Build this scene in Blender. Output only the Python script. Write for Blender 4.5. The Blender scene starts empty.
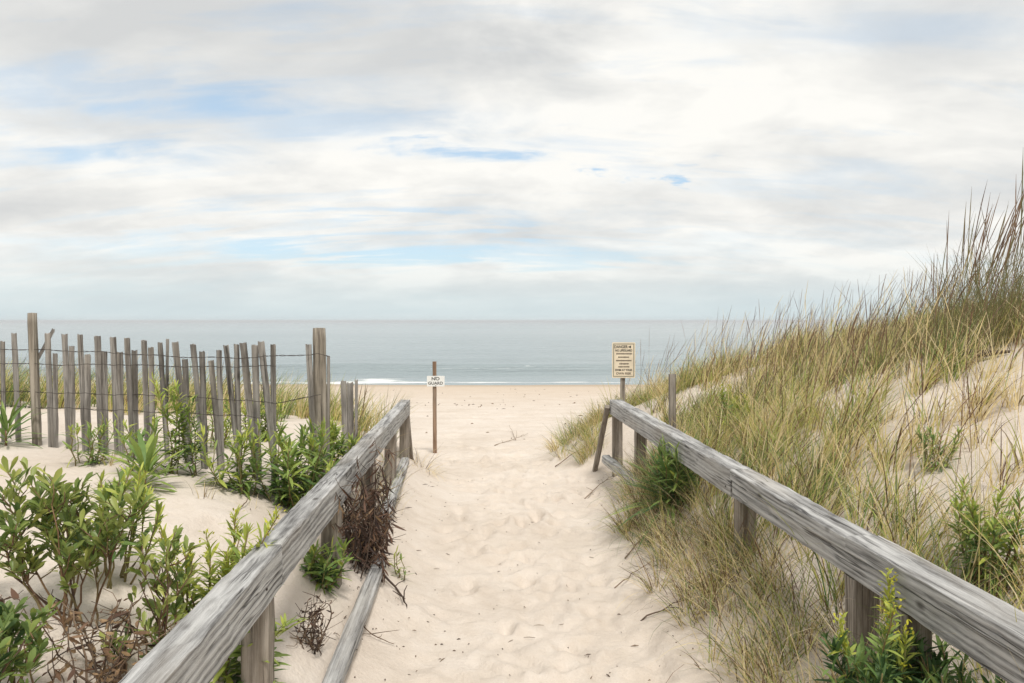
import bpy, math, random
import numpy as np
from mathutils import Vector, Matrix

scene = bpy.context.scene
COL = scene.collection
rng = np.random.default_rng(11)
random.seed(7)
R = math.radians

# ------------------------------------------------------------------ camera
F = 800.0
CAM = Vector((0.0, 0.0, 1.6))
TH = math.atan(20.5 / F)
cam_data = bpy.data.cameras.new('camera')
cam_data.sensor_width = 36.0
cam_data.lens = 36.0 * F / 1024.0
cam_data.clip_start = 0.05
cam_data.clip_end = 40000.0
cam = bpy.data.objects.new('camera', cam_data)
COL.objects.link(cam)
cam.location = CAM
cam.rotation_euler = (math.pi / 2 - TH, 0, 0)
scene.camera = cam
FW = Vector((0, math.cos(TH), -math.sin(TH)))
UP = Vector((0, math.sin(TH), math.cos(TH)))

def ray(px, py):
    return Vector((1, 0, 0)) * ((px - 512) / F) + FW + UP * ((341.5 - py) / F)

def W(px, py, d):
    """the point seen at a pixel of the photograph, d metres down the path"""
    r = ray(px, py)
    return CAM + r * (d / r.y)

# ------------------------------------------------------------------ noise
def _hash(ix, iy, seed):
    h = (ix.astype(np.int64) * 374761393 + iy.astype(np.int64) * 668265263 + seed * 974634777) & 0x7fffffff
    h = ((h ^ (h >> 13)) * 1274126177) & 0x7fffffff
    return ((h ^ (h >> 16)) & 0xffff) / 65535.0

def vnoise(x, y, seed=0):
    x0 = np.floor(x); y0 = np.floor(y)
    fx = x - x0; fy = y - y0
    fx = fx * fx * (3 - 2 * fx); fy = fy * fy * (3 - 2 * fy)
    a = _hash(x0, y0, seed); b = _hash(x0 + 1, y0, seed)
    c = _hash(x0, y0 + 1, seed); d = _hash(x0 + 1, y0 + 1, seed)
    return (a * (1 - fx) + b * fx) * (1 - fy) + (c * (1 - fx) + d * fx) * fy - 0.5

def fbm(x, y, seed=0, octv=4):
    s = 0; a = 1.0
    for k in range(octv):
        s = s + a * vnoise(x * 2 ** k, y * 2 ** k, seed + k * 17)
        a *= 0.5
    return s

def smooth(xs, ys):
    """monotone cubic interpolation"""
    xs = np.array(xs, float); ys = np.array(ys, float)
    h = np.diff(xs); dl = np.diff(ys) / h
    m = np.zeros_like(ys)
    m[0] = dl[0]; m[-1] = dl[-1]
    for i in range(1, len(xs) - 1):
        m[i] = 0 if dl[i - 1] * dl[i] <= 0 else 2 * dl[i - 1] * dl[i] / (dl[i - 1] + dl[i])
    def f(x):
        x = np.clip(np.asarray(x, float), xs[0], xs[-1])
        i = np.clip(np.searchsorted(xs, x) - 1, 0, len(xs) - 2)
        t = (x - xs[i]) / h[i]
        return ((2 * t ** 3 - 3 * t ** 2 + 1) * ys[i] + (t ** 3 - 2 * t ** 2 + t) * h[i] * m[i]
                + (-2 * t ** 3 + 3 * t ** 2) * ys[i + 1] + (t ** 3 - t ** 2) * h[i] * m[i + 1])
    return f

# ------------------------------------------------------------------ terrain
SEA_Z = -2.6
base_z = smooth([-40, 8, 10, 14, 20, 30, 45, 53, 60, 80, 200, 9000],
                [0, 0, -.08, -.34, -.78, -1.4, -2.2, -2.6, -2.95, -3.9, -6, -8])
left_edge = smooth([-40, 0, 8.2, 9.5, 12, 16, 60], [0.6, -.704, -1.04, -1.25, -2.4, -5, -40])
left_prof = smooth([-.42, -.2, 0, .3, .8, 2, 3.5, 6, 12, 40, 5000], [0, .06, .19, .45, .66, .76, .85, .93, 1.0, 1.1, 1.1])
left_w = smooth([-50, 6.8, 8, 10, 13, 15, 9000], [1, 1, .9, .5, .1, 0, 0])
right_edge = smooth([-40, 0, 6.5, 7.3, 8.2, 8.9, 9.6, 11, 13, 16, 20, 60], [3.2, 1.38, 1.06, 1.3, 1.36, 1.02, .74, 1.0, 1.9, 4, 8, 50])
right_prof = smooth([-.55, -.25, 0, .3, .8, 1.3, 2, 3, 5, 10, 40, 5000], [0, .08, .26, .48, .76, .98, 1.24, 1.5, 1.75, 2.0, 2.1, 2.1])
right_w = smooth([-50, 5.5, 7, 8, 9, 10, 12, 14.5, 9000], [1, 1, .97, .94, .92, .8, .38, 0, 0])

_fp = np.random.default_rng(5)
FOOT = []
for i in range(460):
    y = _fp.uniform(2.6, 11.5)
    c = (float(left_edge(y)) + float(right_edge(y))) / 2
    x = c + _fp.normal(0, .36)
    FOOT.append((x, y, _fp.uniform(.035, .07), _fp.uniform(.08, .15), _fp.normal(0, .6), _fp.uniform(.008, .026)))
for i in range(90):
    FOOT.append((_fp.uniform(-4, 1.5), _fp.uniform(10, 22), _fp.uniform(.09, .16), _fp.uniform(.14, .26), _fp.normal(0, .8), _fp.uniform(.02, .045)))
for i in range(26):
    FOOT.append((_fp.uniform(-3.2, -1.3), _fp.uniform(2.2, 4.6), _fp.uniform(.07, .14), _fp.uniform(.1, .2), _fp.normal(0, .8), _fp.uniform(.004, .012)))

def height(X, Y, fine=True):
    X = np.asarray(X, float); Y = np.asarray(Y, float)
    sl = left_edge(Y) - X
    sr = X - right_edge(Y)
    wob = .10 * fbm(X * .9 + 3, Y * .9, 3, 3)
    z = base_z(Y) + left_prof(sl + wob) * left_w(Y) + right_prof(sr + wob * 1.2) * right_w(Y)
    z = z + .05 * np.exp(-((sr - .95) / .55) ** 2) * np.exp(-((Y - 8.7) / 1.3) ** 2)
    d = np.clip((np.minimum(-sl, -sr)) / .5, 0, 1)              # 1 well inside the path
    near = np.clip((40 - Y) / 30, 0, 1)
    z = z + near * (.05 * fbm(X * .5, Y * .5, 9, 3) + .016 * fbm(X * 2.2, Y * 2.2, 21, 3) * (1 - .4 * d))
    z = z + near * d * (.014 * fbm(X * 5, Y * 5, 31, 2) + .007 * np.abs(fbm(X * 13, Y * 13, 37, 2)))
    z = z - .05 * d * near
    return z

def height1(x, y):
    return float(height(np.array([x]), np.array([y]))[0])

def G(px, py, dmin=1.2, dmax=60):
    """where a pixel's ray meets the sand"""
    r = ray(px, py)
    ds = np.concatenate([np.arange(dmin, 14, .02), np.arange(14, dmax, .2)])
    X = CAM.x + r.x / r.y * ds
    Z = CAM.z + r.z / r.y * ds
    hit = np.nonzero(Z < height(X, ds))[0]
    i = hit[0] if len(hit) else len(ds) - 1
    return Vector((X[i], ds[i], float(height(X[i:i + 1], ds[i:i + 1])[0])))

# ------------------------------------------------------------------ helpers
def tag(o, label=None, cat=None, group=None, kind=None):
    if label: o['label'] = label
    if cat: o['category'] = cat
    if group: o['group'] = group
    if kind: o['kind'] = kind
    return o

def thing(name, loc, label, cat, group=None):
    o = bpy.data.objects.new(name, None)
    COL.objects.link(o)
    o.empty_display_size = .1
    o.location = loc
    return tag(o, label, cat, group)

def mesh_np(name, V, Fq, mats, parent=None, tint=None, smooth_shade=True, matidx=None, T=None, world=True):
    """numpy verts, list of face arrays -> one mesh object; world coords are moved under parent"""
    V = np.asarray(V, np.float32)
    me = bpy.data.meshes.new(name)
    groups = Fq if isinstance(Fq, list) else [Fq]
    groups = [np.asarray(g, np.int32) for g in groups if len(g)]
    nl = sum(g.size for g in groups); nf = sum(len(g) for g in groups)
    me.vertices.add(len(V)); me.loops.add(nl); me.polygons.add(nf)
    off = np.zeros(3, np.float32)
    if parent is not None and world:
        off = np.array(parent.location, np.float32)
    me.vertices.foreach_set('co', (V - off).ravel())
    me.loops.foreach_set('vertex_index', np.concatenate([g.ravel() for g in groups]))
    starts = []; s = 0
    for g in groups:
        k = g.shape[1]
        starts.append(np.arange(len(g)) * k + s); s += g.size
    me.polygons.foreach_set('loop_start', np.concatenate(starts).astype(np.int32))
    me.polygons.foreach_set('use_smooth', np.full(nf, smooth_shade))
    for m in (mats if isinstance(mats, (list, tuple)) else [mats]):
        me.materials.append(m)
    if matidx is not None:
        me.polygons.foreach_set('material_index', np.asarray(matidx, np.int32))
    if tint is not None:
        a = me.attributes.new('tint', 'FLOAT', 'POINT')
        a.data.foreach_set('value', np.asarray(tint, np.float32))
    me.update(calc_edges=True)
    o = bpy.data.objects.new(name, me)
    COL.objects.link(o)
    if parent is not None:
        o.parent = parent
    return o

class Buf:
    """collects pieces into one mesh"""
    def __init__(s): s.V = []; s.Q = []; s.T = []; s.t = []; s.n = 0
    def add(s, V, Q=None, T=None, t=0.0):
        V = np.asarray(V, float).reshape(-1, 3)
        s.V.append(V)
        if Q is not None and len(Q): s.Q.append(np.asarray(Q, int) + s.n)
        if T is not None and len(T): s.T.append(np.asarray(T, int) + s.n)
        s.t.append(np.broadcast_to(np.asarray(t, float), (len(V),)))
        s.n += len(V)
    def build(s, name, mat, parent=None, smooth_shade=True):
        F_ = []
        if s.Q: F_.append(np.concatenate(s.Q))
        if s.T: F_.append(np.concatenate(s.T))
        return mesh_np(name, np.concatenate(s.V), F_, mat, parent, np.concatenate(s.t), smooth_shade)

def tube(buf, pts, radii, sides=5, t=0.0, cap=True):
    pts = np.asarray(pts, float); n = len(pts)
    radii = np.broadcast_to(np.asarray(radii, float), (n,))
    tg = np.gradient(pts, axis=0)
    tg /= np.linalg.norm(tg, axis=1)[:, None] + 1e-9
    ref = np.array([0.31, .2, .93]) if abs(tg[0][2]) < .85 else np.array([1., .1, 0])
    u = np.cross(tg, ref); u /= np.linalg.norm(u, axis=1)[:, None] + 1e-9
    v = np.cross(tg, u)
    a = np.arange(sides) / sides * 2 * np.pi
    V = pts[:, None, :] + radii[:, None, None] * (np.cos(a)[None, :, None] * u[:, None, :] + np.sin(a)[None, :, None] * v[:, None, :])
    V = V.reshape(-1, 3)
    Q = []
    for i in range(n - 1):
        for j in range(sides):
            k = (j + 1) % sides
            Q.append((i * sides + j, i * sides + k, (i + 1) * sides + k, (i + 1) * sides + j))
    T = []
    if cap:
        V = np.concatenate([V, pts[:1], pts[-1:]])
        c0 = n * sides; c1 = c0 + 1
        for j in range(sides):
            k = (j + 1) % sides
            T.append((c0, k, j)); T.append((c1, (n - 1) * sides + j, (n - 1) * sides + k))
    buf.add(V, Q, T, t)

def unit(v):
    v = np.asarray(v, float)
    return v / (np.linalg.norm(v, axis=-1, keepdims=True) + 1e-9)

def leaves(buf, P, D, N, L, Wd, curl, tint, wide=.5):
    """lance or paddle shaped leaves folded on the midrib: P base, D direction, N up side"""
    P = np.asarray(P, float); n = len(P)
    D = unit(D); S = unit(np.cross(D, N)); N = unit(np.cross(S, D))
    L = np.broadcast_to(L, (n,)).astype(float)[:, None]; Wd = np.broadcast_to(Wd, (n,)).astype(float)[:, None]
    curl = np.broadcast_to(curl, (n,)).astype(float)[:, None]
    def mid(t): return P + D * L * t - N * (curl * L * t * t)
    rows = []
    for t, w in ((.04, .14), (.3, .75 if wide < .55 else .5), (wide + .12, 1.0), (.84, .62 if wide < .55 else .8)):
        m = mid(t)
        rows += [m - S * Wd * w * .5 + N * Wd * .14 * w, m, m + S * Wd * w * .5 + N * Wd * .14 * w]
    rows.append(mid(1.0))
    V = np.stack(rows, 1).reshape(-1, 3)
    k = 13
    q = []
    for r in range(3):
        a = r * 3
        q += [(a, a + 1, a + 4, a + 3), (a + 1, a + 2, a + 5, a + 4)]
    tri = [(9, 10, 12), (10, 11, 12)]
    o = (np.arange(n) * k)[:, None, None]
    Q = (np.array(q)[None] + o).reshape(-1, 4)
    T = (np.array(tri)[None] + o).reshape(-1, 3)
    t = np.repeat(np.broadcast_to(tint, (n,)), k)
    buf.add(V, Q, T, t)

def blades(buf, P, H, az, lean, droop, width, tint, seg=4, face=None, wprof=None, tip_tint=None):
    P = np.asarray(P, float); n = len(P)
    f = lambda a: np.broadcast_to(np.asarray(a, float), (n,))
    H, az, lean, droop, width, tint = map(f, (H, az, lean, droop, width, tint))
    face = rng.uniform(0, np.pi, n) if face is None else f(face)
    hx, hy = np.cos(az), np.sin(az)
    sx, sy = np.cos(face), np.sin(face)
    cur = P.copy()
    V = []; Tn = []
    for k in range(seg + 1):
        t = k / seg
        wp = (wprof(t) if wprof else max(.06, (1 - t) ** .6 * (.75 + .25 * min(1, t * 4))))
        w = width * wp * .5
        off = np.stack([sx * w, sy * w, np.zeros(n)], 1)
        V.append(cur - off); V.append(cur + off)
        tt = tint if (tip_tint is None or t < .55) else f(tip_tint)
        Tn += [tt, tt]
        ph = lean + droop * (t + .5 / seg)
        step = H / seg
        cur = cur + np.stack([np.sin(ph) * hx * step, np.sin(ph) * hy * step, np.cos(ph) * step], 1)
    V = np.stack(V, 1).reshape(-1, 3)
    k = 2 * (seg + 1)
    q = np.array([(2 * i, 2 * i + 1, 2 * i + 3, 2 * i + 2) for i in range(seg)])
    Q = (q[None] + (np.arange(n) * k)[:, None, None]).reshape(-1, 4)
    buf.add(V, Q, None, np.stack(Tn, 1).reshape(-1))

def place(o, parent, M):
    o.parent = parent
    o.matrix_basis = Matrix.Translation(-Vector(parent.location)) @ M
    return o

def timber(name, A, B, w, h, mat, parent, bev=.007, jit=.0022, roll=0.0, step=.07, taper=0.0, seed=None, ragged=0.0):
    """a sawn board or beam from A to B, w across, h up; local x runs along the grain"""
    rs = np.random.default_rng(seed if seed is not None else random.randrange(1 << 30))
    A = Vector(A); B = Vector(B)
    x = (B - A); Ln = x.length; x.normalize()
    ref = Vector((0, 0, 1)) if abs(x.z) < .8 else Vector((0, -1, 0))
    y = ref.cross(x).normalized(); z = x.cross(y)
    if roll:
        q = Matrix.Rotation(roll, 3, x); y = q @ y; z = q @ z
    n = max(3, int(Ln / step) + 1)
    a, c = w / 2, h / 2
    b = min(bev, a * .45, c * .45)
    prof = np.array([(-a + b, -c), (0, -c), (a - b, -c), (a, -c + b), (a, 0), (a, c - b), (a - b, c), (0, c), (-a + b, c), (-a, c - b), (-a, 0), (-a, -c + b)])
    k = len(prof)
    V = np.zeros((n, k, 3))
    drift = np.cumsum(rs.normal(0, jit * .35, (n, 2)), 0) * .5
    drift -= np.linspace(drift[0], drift[-1], n)
    for i in range(n):
        t = i / (n - 1)
        sc = 1 - taper * t
        V[i, :, 0] = Ln * t
        V[i, :, 1:] = prof * sc + drift[i] + rs.normal(0, jit * .5, (k, 2))
    if ragged:
        V[-1, :, 0] += rs.uniform(-ragged, ragged * .3, k)
    Vf = V.reshape(-1, 3)
    Q = [(i * k + j, i * k + (j + 1) % k, (i + 1) * k + (j + 1) % k, (i + 1) * k + j) for i in range(n - 1) for j in range(k)]
    c0 = Vf[:k].mean(0); c1 = Vf[-k:].mean(0)
    Vf = np.concatenate([Vf, [c0], [c1]])
    T = []
    for j in range(k):
        T.append((n * k, (j + 1) % k, j)); T.append((n * k + 1, (n - 1) * k + j, (n - 1) * k + (j + 1) % k))
    o = mesh_np(name, Vf, [np.array(Q), np.array(T)], mat, None, None, False)
    M = Matrix.Translation(A) @ Matrix((x, y, z)).transposed().to_4x4()
    if parent is not None: place(o, parent, M)
    else: o.matrix_basis = M
    return o

def pole(name, A, B, r0, r1, mat, parent, sides=14, jit=.003, seed=0):
    rs = np.random.default_rng(seed)
    A = Vector(A); B = Vector(B)
    x = B - A; Ln = x.length; x.normalize()
    y = Vector((0, -1, .01)).cross(x).normalized(); z = x.cross(y)
    n = max(4, int(Ln / .06))
    Vs = []
    lobes = rs.normal(0, jit, sides)
    for i in range(n):
        t = i / (n - 1)
        r = r0 + (r1 - r0) * t
        if i == n - 1: r *= .93
        for j in range(sides):
            a = j / sides * 2 * math.pi
            rr = r + lobes[j] + rs.normal(0, jit * .25)
            Vs.append((Ln * t if i < n - 1 else Ln * t, rr * math.cos(a), rr * math.sin(a)))
    Q = [(i * sides + j, i * sides + (j + 1) % sides, (i + 1) * sides + (j + 1) % sides, (i + 1) * sides + j) for i in range(n - 1) for j in range(sides)]
    Vs += [(0, 0, 0), (Ln + .002, 0, 0)]
    T = []
    for j in range(sides):
        T.append((n * sides, (j + 1) % sides, j)); T.append((n * sides + 1, (n - 1) * sides + j, (n - 1) * sides + (j + 1) % sides))
    o = mesh_np(name, np.array(Vs), [np.array(Q), np.array(T)], mat, None, None, True)
    M = Matrix.Translation(A) @ Matrix((x, y, z)).transposed().to_4x4()
    if parent is not None: place(o, parent, M)
    else: o.matrix_basis = M
    return o

# ------------------------------------------------------------------ materials
def newmat(name):
    m = bpy.data.materials.new(name)
    m.use_nodes = True
    nt = m.node_tree
    for n in list(nt.nodes): nt.nodes.remove(n)
    out = nt.nodes.new('ShaderNodeOutputMaterial')
    return m, nt, out

def N(nt, typ, **kw):
    n = nt.nodes.new(typ)
    for k, v in kw.items():
        if k.startswith('_'):
            n.inputs[k[1:].replace('_', ' ')].default_value = v
        else:
            setattr(n, k, v)
    return n

def ramp(nt, fac, stops, interp='LINEAR'):
    r = nt.nodes.new('ShaderNodeValToRGB')
    r.color_ramp.interpolation = interp
    el = r.color_ramp.elements
    while len(el) < len(stops): el.new(.5)
    for e, (p, c) in zip(el, stops):
        e.position = p; e.color = (*c, 1) if len(c) == 3 else c
    nt.links.new(fac, r.inputs['Fac'])
    return r.outputs['Color']

def math_(nt, op, a, b=None, c=None, clamp=False):
    n = nt.nodes.new('ShaderNodeMath'); n.operation = op; n.use_clamp = clamp
    for i, v in enumerate((a, b, c)):
        if v is None: continue
        if isinstance(v, (int, float)): n.inputs[i].default_value = v
        else: nt.links.new(v, n.inputs[i])
    return n.outputs[0]

def mixc(nt, fac, a, b, mode='MIX'):
    n = nt.nodes.new('ShaderNodeMix'); n.data_type = 'RGBA'; n.blend_type = mode; n.clamp_factor = True
    for key, v in (('Factor', fac), ('A', a), ('B', b)):
        sock = [s for s in n.inputs if s.name == key and (s.type == ('VALUE' if key == 'Factor' else 'RGBA'))][0]
        if isinstance(v, (int, float)): sock.default_value = v
        elif isinstance(v, tuple): sock.default_value = (*v, 1)
        else: nt.links.new(v, sock)
    return [s for s in n.outputs if s.type == 'RGBA'][0]

def noise(nt, vec, scale, detail=4, rough=.55, dist=0.0):
    n = N(nt, 'ShaderNodeTexNoise', _Scale=scale, _Detail=detail, _Roughness=rough, _Distortion=dist)
    if vec is not None: nt.links.new(vec, n.inputs['Vector'])
    return n.outputs['Fac']

def mapping(nt, vec, scale=(1, 1, 1), loc=(0, 0, 0)):
    n = nt.nodes.new('ShaderNodeMapping')
    n.inputs['Scale'].default_value = scale; n.inputs['Location'].default_value = loc
    nt.links.new(vec, n.inputs['Vector'])
    return n.outputs['Vector']

def wood(name, dark, mid, light, warm=0.0, crack=.6, rough=.85, seed=0.0):
    m, nt, out = newmat(name)
    L = nt.links.new
    tc = nt.nodes.new('ShaderNodeTexCoord'); oi = nt.nodes.new('ShaderNodeObjectInfo')
    off = nt.nodes.new('ShaderNodeVectorMath'); off.operation = 'ADD'
    sc = nt.nodes.new('ShaderNodeVectorMath'); sc.operation = 'SCALE'
    comb = nt.nodes.new('ShaderNodeCombineXYZ')
    L(oi.outputs['Random'], comb.inputs[0]); L(oi.outputs['Random'], comb.inputs[1]); L(oi.outputs['Random'], comb.inputs[2])
    L(comb.outputs[0], sc.inputs[0]); sc.inputs['Scale'].default_value = 37.0 + seed
    L(tc.outputs['Object'], off.inputs[0]); L(sc.outputs[0], off.inputs[1])
    v = off.outputs[0]
    # cathedral grain
    vg = mapping(nt, v, (.55, 7, 7))
    w = N(nt, 'ShaderNodeTexWave', wave_type='BANDS', bands_direction='Z', wave_profile='TRI', _Scale=1.7, _Distortion=12.0, _Detail=3.0)
    w.inputs['Detail Scale'].default_value = .9; w.inputs['Detail Roughness'].default_value = .45
    L(vg, w.inputs['Vector'])
    grain = w.outputs['Fac']
    fib = noise(nt, mapping(nt, v, (2.2, 75, 75)), 1.0, 7, .7)
    fib2 = noise(nt, mapping(nt, v, (14, 420, 420)), 1.0, 4, .7)
    blot = noise(nt, mapping(nt, v, (2.2, 9, 9)), 1.0, 6, .65)
    g = math_(nt, 'ADD', math_(nt, 'MULTIPLY', grain, .24), math_(nt, 'MULTIPLY', fib, .72))
    g = math_(nt, 'ADD', g, math_(nt, 'MULTIPLY', math_(nt, 'SUBTRACT', fib2, .5), .42))
    g = math_(nt, 'ADD', g, math_(nt, 'MULTIPLY', math_(nt, 'SUBTRACT', blot, .5), .50))
    col = ramp(nt, g, [(.24, dark), (.42, mid), (.64, light)])
    # long checks
    ck = noise(nt, mapping(nt, v, (.8, 30, 30), (5, 2, 1)), 1.0, 3, .5, .15)
    ck = math_(nt, 'ABSOLUTE', math_(nt, 'SUBTRACT', ck, .5))
    ckm = nt.nodes.new('ShaderNodeMapRange'); ckm.inputs[1].default_value = .0; ckm.inputs[2].default_value = .03
    ckm.inputs[3].default_value = 1; ckm.inputs[4].default_value = 0
    L(ck, ckm.inputs[0])
    gate = nt.nodes.new('ShaderNodeMapRange'); gate.inputs[1].default_value = .50; gate.inputs[2].default_value = .60
    L(noise(nt, mapping(nt, v, (2.2, 8, 8), (9, 9, 4)), 1.0, 2), gate.inputs[0])
    check = math_(nt, 'MULTIPLY', math_(nt, 'MULTIPLY', ckm.outputs[0], gate.outputs[0]), crack)
    col = mixc(nt, check, col, (dark[0] * .22, dark[1] * .2, dark[2] * .2))
    # knots
    vo = N(nt, 'ShaderNodeTexVoronoi', feature='F1', _Scale=1.0)
    L(mapping(nt, v, (3.2, 7, 7), (1, 3, 2)), vo.inputs['Vector'])
    kn = nt.nodes.new('ShaderNodeMapRange'); kn.inputs[1].default_value = .04; kn.inputs[2].default_value = .12
    kn.inputs[3].default_value = .8; kn.inputs[4].default_value = 0
    L(vo.outputs['Distance'], kn.inputs[0])
    col = mixc(nt, kn.outputs[0], col, (dark[0] * .5, dark[1] * .45, dark[2] * .4))
    # warm streaks and lichen green
    wm = nt.nodes.new('ShaderNodeMapRange'); wm.inputs[1].default_value = .52; wm.inputs[2].default_value = .75
    wm.inputs[4].default_value = .5 + warm
    L(noise(nt, mapping(nt, v, (1.1, 6, 6), (3, 8, 4)), 1.0, 4), wm.inputs[0])
    col = mixc(nt, wm.outputs[0], col, (.36, .31, .25))
    hgt = math_(nt, 'SUBTRACT', g, math_(nt, 'MULTIPLY', check, 1.2))
    bp = N(nt, 'ShaderNodeBump', _Strength=.8, _Distance=.006)
    L(hgt, bp.inputs['Height'])
    p = N(nt, 'ShaderNodeBsdfPrincipled', _Roughness=rough)
    p.inputs['Specular IOR Level'].default_value = .25
    L(col, p.inputs['Base Color']); L(bp.outputs[0], p.inputs['Normal']); L(p.outputs[0], out.inputs[0])
    return m

M_RAIL = wood('weathered_grey_timber', (.11, .107, .105), (.29, .287, .282), (.51, .508, .50), -.1, .9)
M_POST = wood('brown_grey_post', (.075, .062, .05), (.19, .162, .135), (.36, .325, .285), .15)
M_SLAT = wood('weathered_slat', (.06, .054, .048), (.165, .152, .138), (.33, .31, .285), -.1, .7)
M_POLE = wood('fence_pole_wood', (.10, .085, .07), (.24, .21, .17), (.40, .36, .30), .2)
M_STAKE = wood('sign_stake_wood', (.10, .06, .04), (.23, .15, .10), (.34, .24, .17), .3)
M_DRIFT = wood('driftwood', (.04, .03, .025), (.11, .085, .065), (.25, .2, .16))

def plain(name, c, rough=.6, metal=0.0, var=.12, scale=20):
    m, nt, out = newmat(name)
    tc = nt.nodes.new('ShaderNodeTexCoord')
    n = noise(nt, tc.outputs['Object'], scale, 4)
    col = ramp(nt, n, [(.3, tuple(x * (1 - var) for x in c)), (.7, tuple(min(1, x * (1 + var)) for x in c))])
    p = N(nt, 'ShaderNodeBsdfPrincipled', _Roughness=rough, _Metallic=metal)
    nt.links.new(col, p.inputs['Base Color']); nt.links.new(p.outputs[0], out.inputs[0])
    return m

M_WIRE = plain('rusty_wire', (.035, .026, .022), .7)
M_WHITE = plain('white_sign_paint', (.78, .79, .78), .5, 0, .05, 9)
M_BEIGE = plain('cream_sign_paint', (.74, .645, .50), .5, 0, .10, 7)
M_INK = plain('black_lettering', (.02, .02, .02), .6)
M_INKB = plain('brown_lettering', (.10, .075, .055), .6)
M_SIGNEDGE = plain('sign_border', (.30, .27, .20), .6)
M_SPIKE = plain('galvanised_screw', (.2, .2, .2), .4, .8)

def leafmat(name, stops, trans=.3, rough=.5, var=.25):
    m, nt, out = newmat(name)
    L = nt.links.new
    at = N(nt, 'ShaderNodeAttribute', attribute_name='tint')
    tc = nt.nodes.new('ShaderNodeTexCoord')
    col = ramp(nt, at.outputs['Fac'], stops)
    hv = N(nt, 'ShaderNodeHueSaturation')
    nz = noise(nt, tc.outputs['Object'], 23, 2)
    L(math_(nt, 'ADD', math_(nt, 'MULTIPLY', nz, var * 2), 1 - var), hv.inputs['Value'])
    L(col, hv.inputs['Color'])
    p = N(nt, 'ShaderNodeBsdfPrincipled', _Roughness=rough)
    p.inputs['Specular IOR Level'].default_value = .3
    tr = nt.nodes.new('ShaderNodeBsdfTranslucent')
    L(hv.outputs[0], p.inputs['Base Color']); L(hv.outputs[0], tr.inputs['Color'])
    mx = nt.nodes.new('ShaderNodeMixShader'); mx.inputs[0].default_value = trans
    L(p.outputs[0], mx.inputs[1]); L(tr.outputs[0], mx.inputs[2]); L(mx.outputs[0], out.inputs[0])
    return m

M_GRASS = leafmat('dune_grass_blades', [(0, (.76, .66, .43)), (.2, (.66, .51, .24)), (.4, (.50, .47, .14)), (.6, (.30, .38, .10)), (.84, (.10, .18, .055)), (.92, (.20, .11, .06)), (1, (.09, .05, .04))], .38, .5)
M_REED = leafmat('tall_reed', [(0, (.36, .28, .13)), (.5, (.15, .165, .06)), (.8, (.18, .11, .065)), (1, (.10, .06, .042))], .15, .6)
M_BAY = leafmat('bayberry_leaf', [(0, (.40, .42, .11)), (.4, (.21, .28, .075)), (.75, (.10, .165, .05)), (1, (.045, .09, .03))], .34, .38)
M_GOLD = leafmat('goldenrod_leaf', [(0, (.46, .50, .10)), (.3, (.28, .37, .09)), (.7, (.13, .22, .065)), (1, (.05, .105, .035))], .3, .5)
M_BLOOM = leafmat('goldenrod_bloom', [(0, (.62, .56, .05)), (1, (.34, .38, .04))], .3, .6)
M_STEM = leafmat('green_brown_stem', [(0, (.22, .20, .08)), (.5, (.19, .11, .06)), (1, (.10, .06, .045))], 0, .7)
M_DEAD = leafmat('dead_brown_leaf', [(0, (.34, .23, .13)), (.5, (.16, .09, .06)), (1, (.04, .025, .02))], .15, .7)
M_TWIG = leafmat('dry_twig', [(0, (.30, .22, .14)), (.5, (.16, .11, .075)), (1, (.05, .035, .028))], 0, .8)

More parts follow.
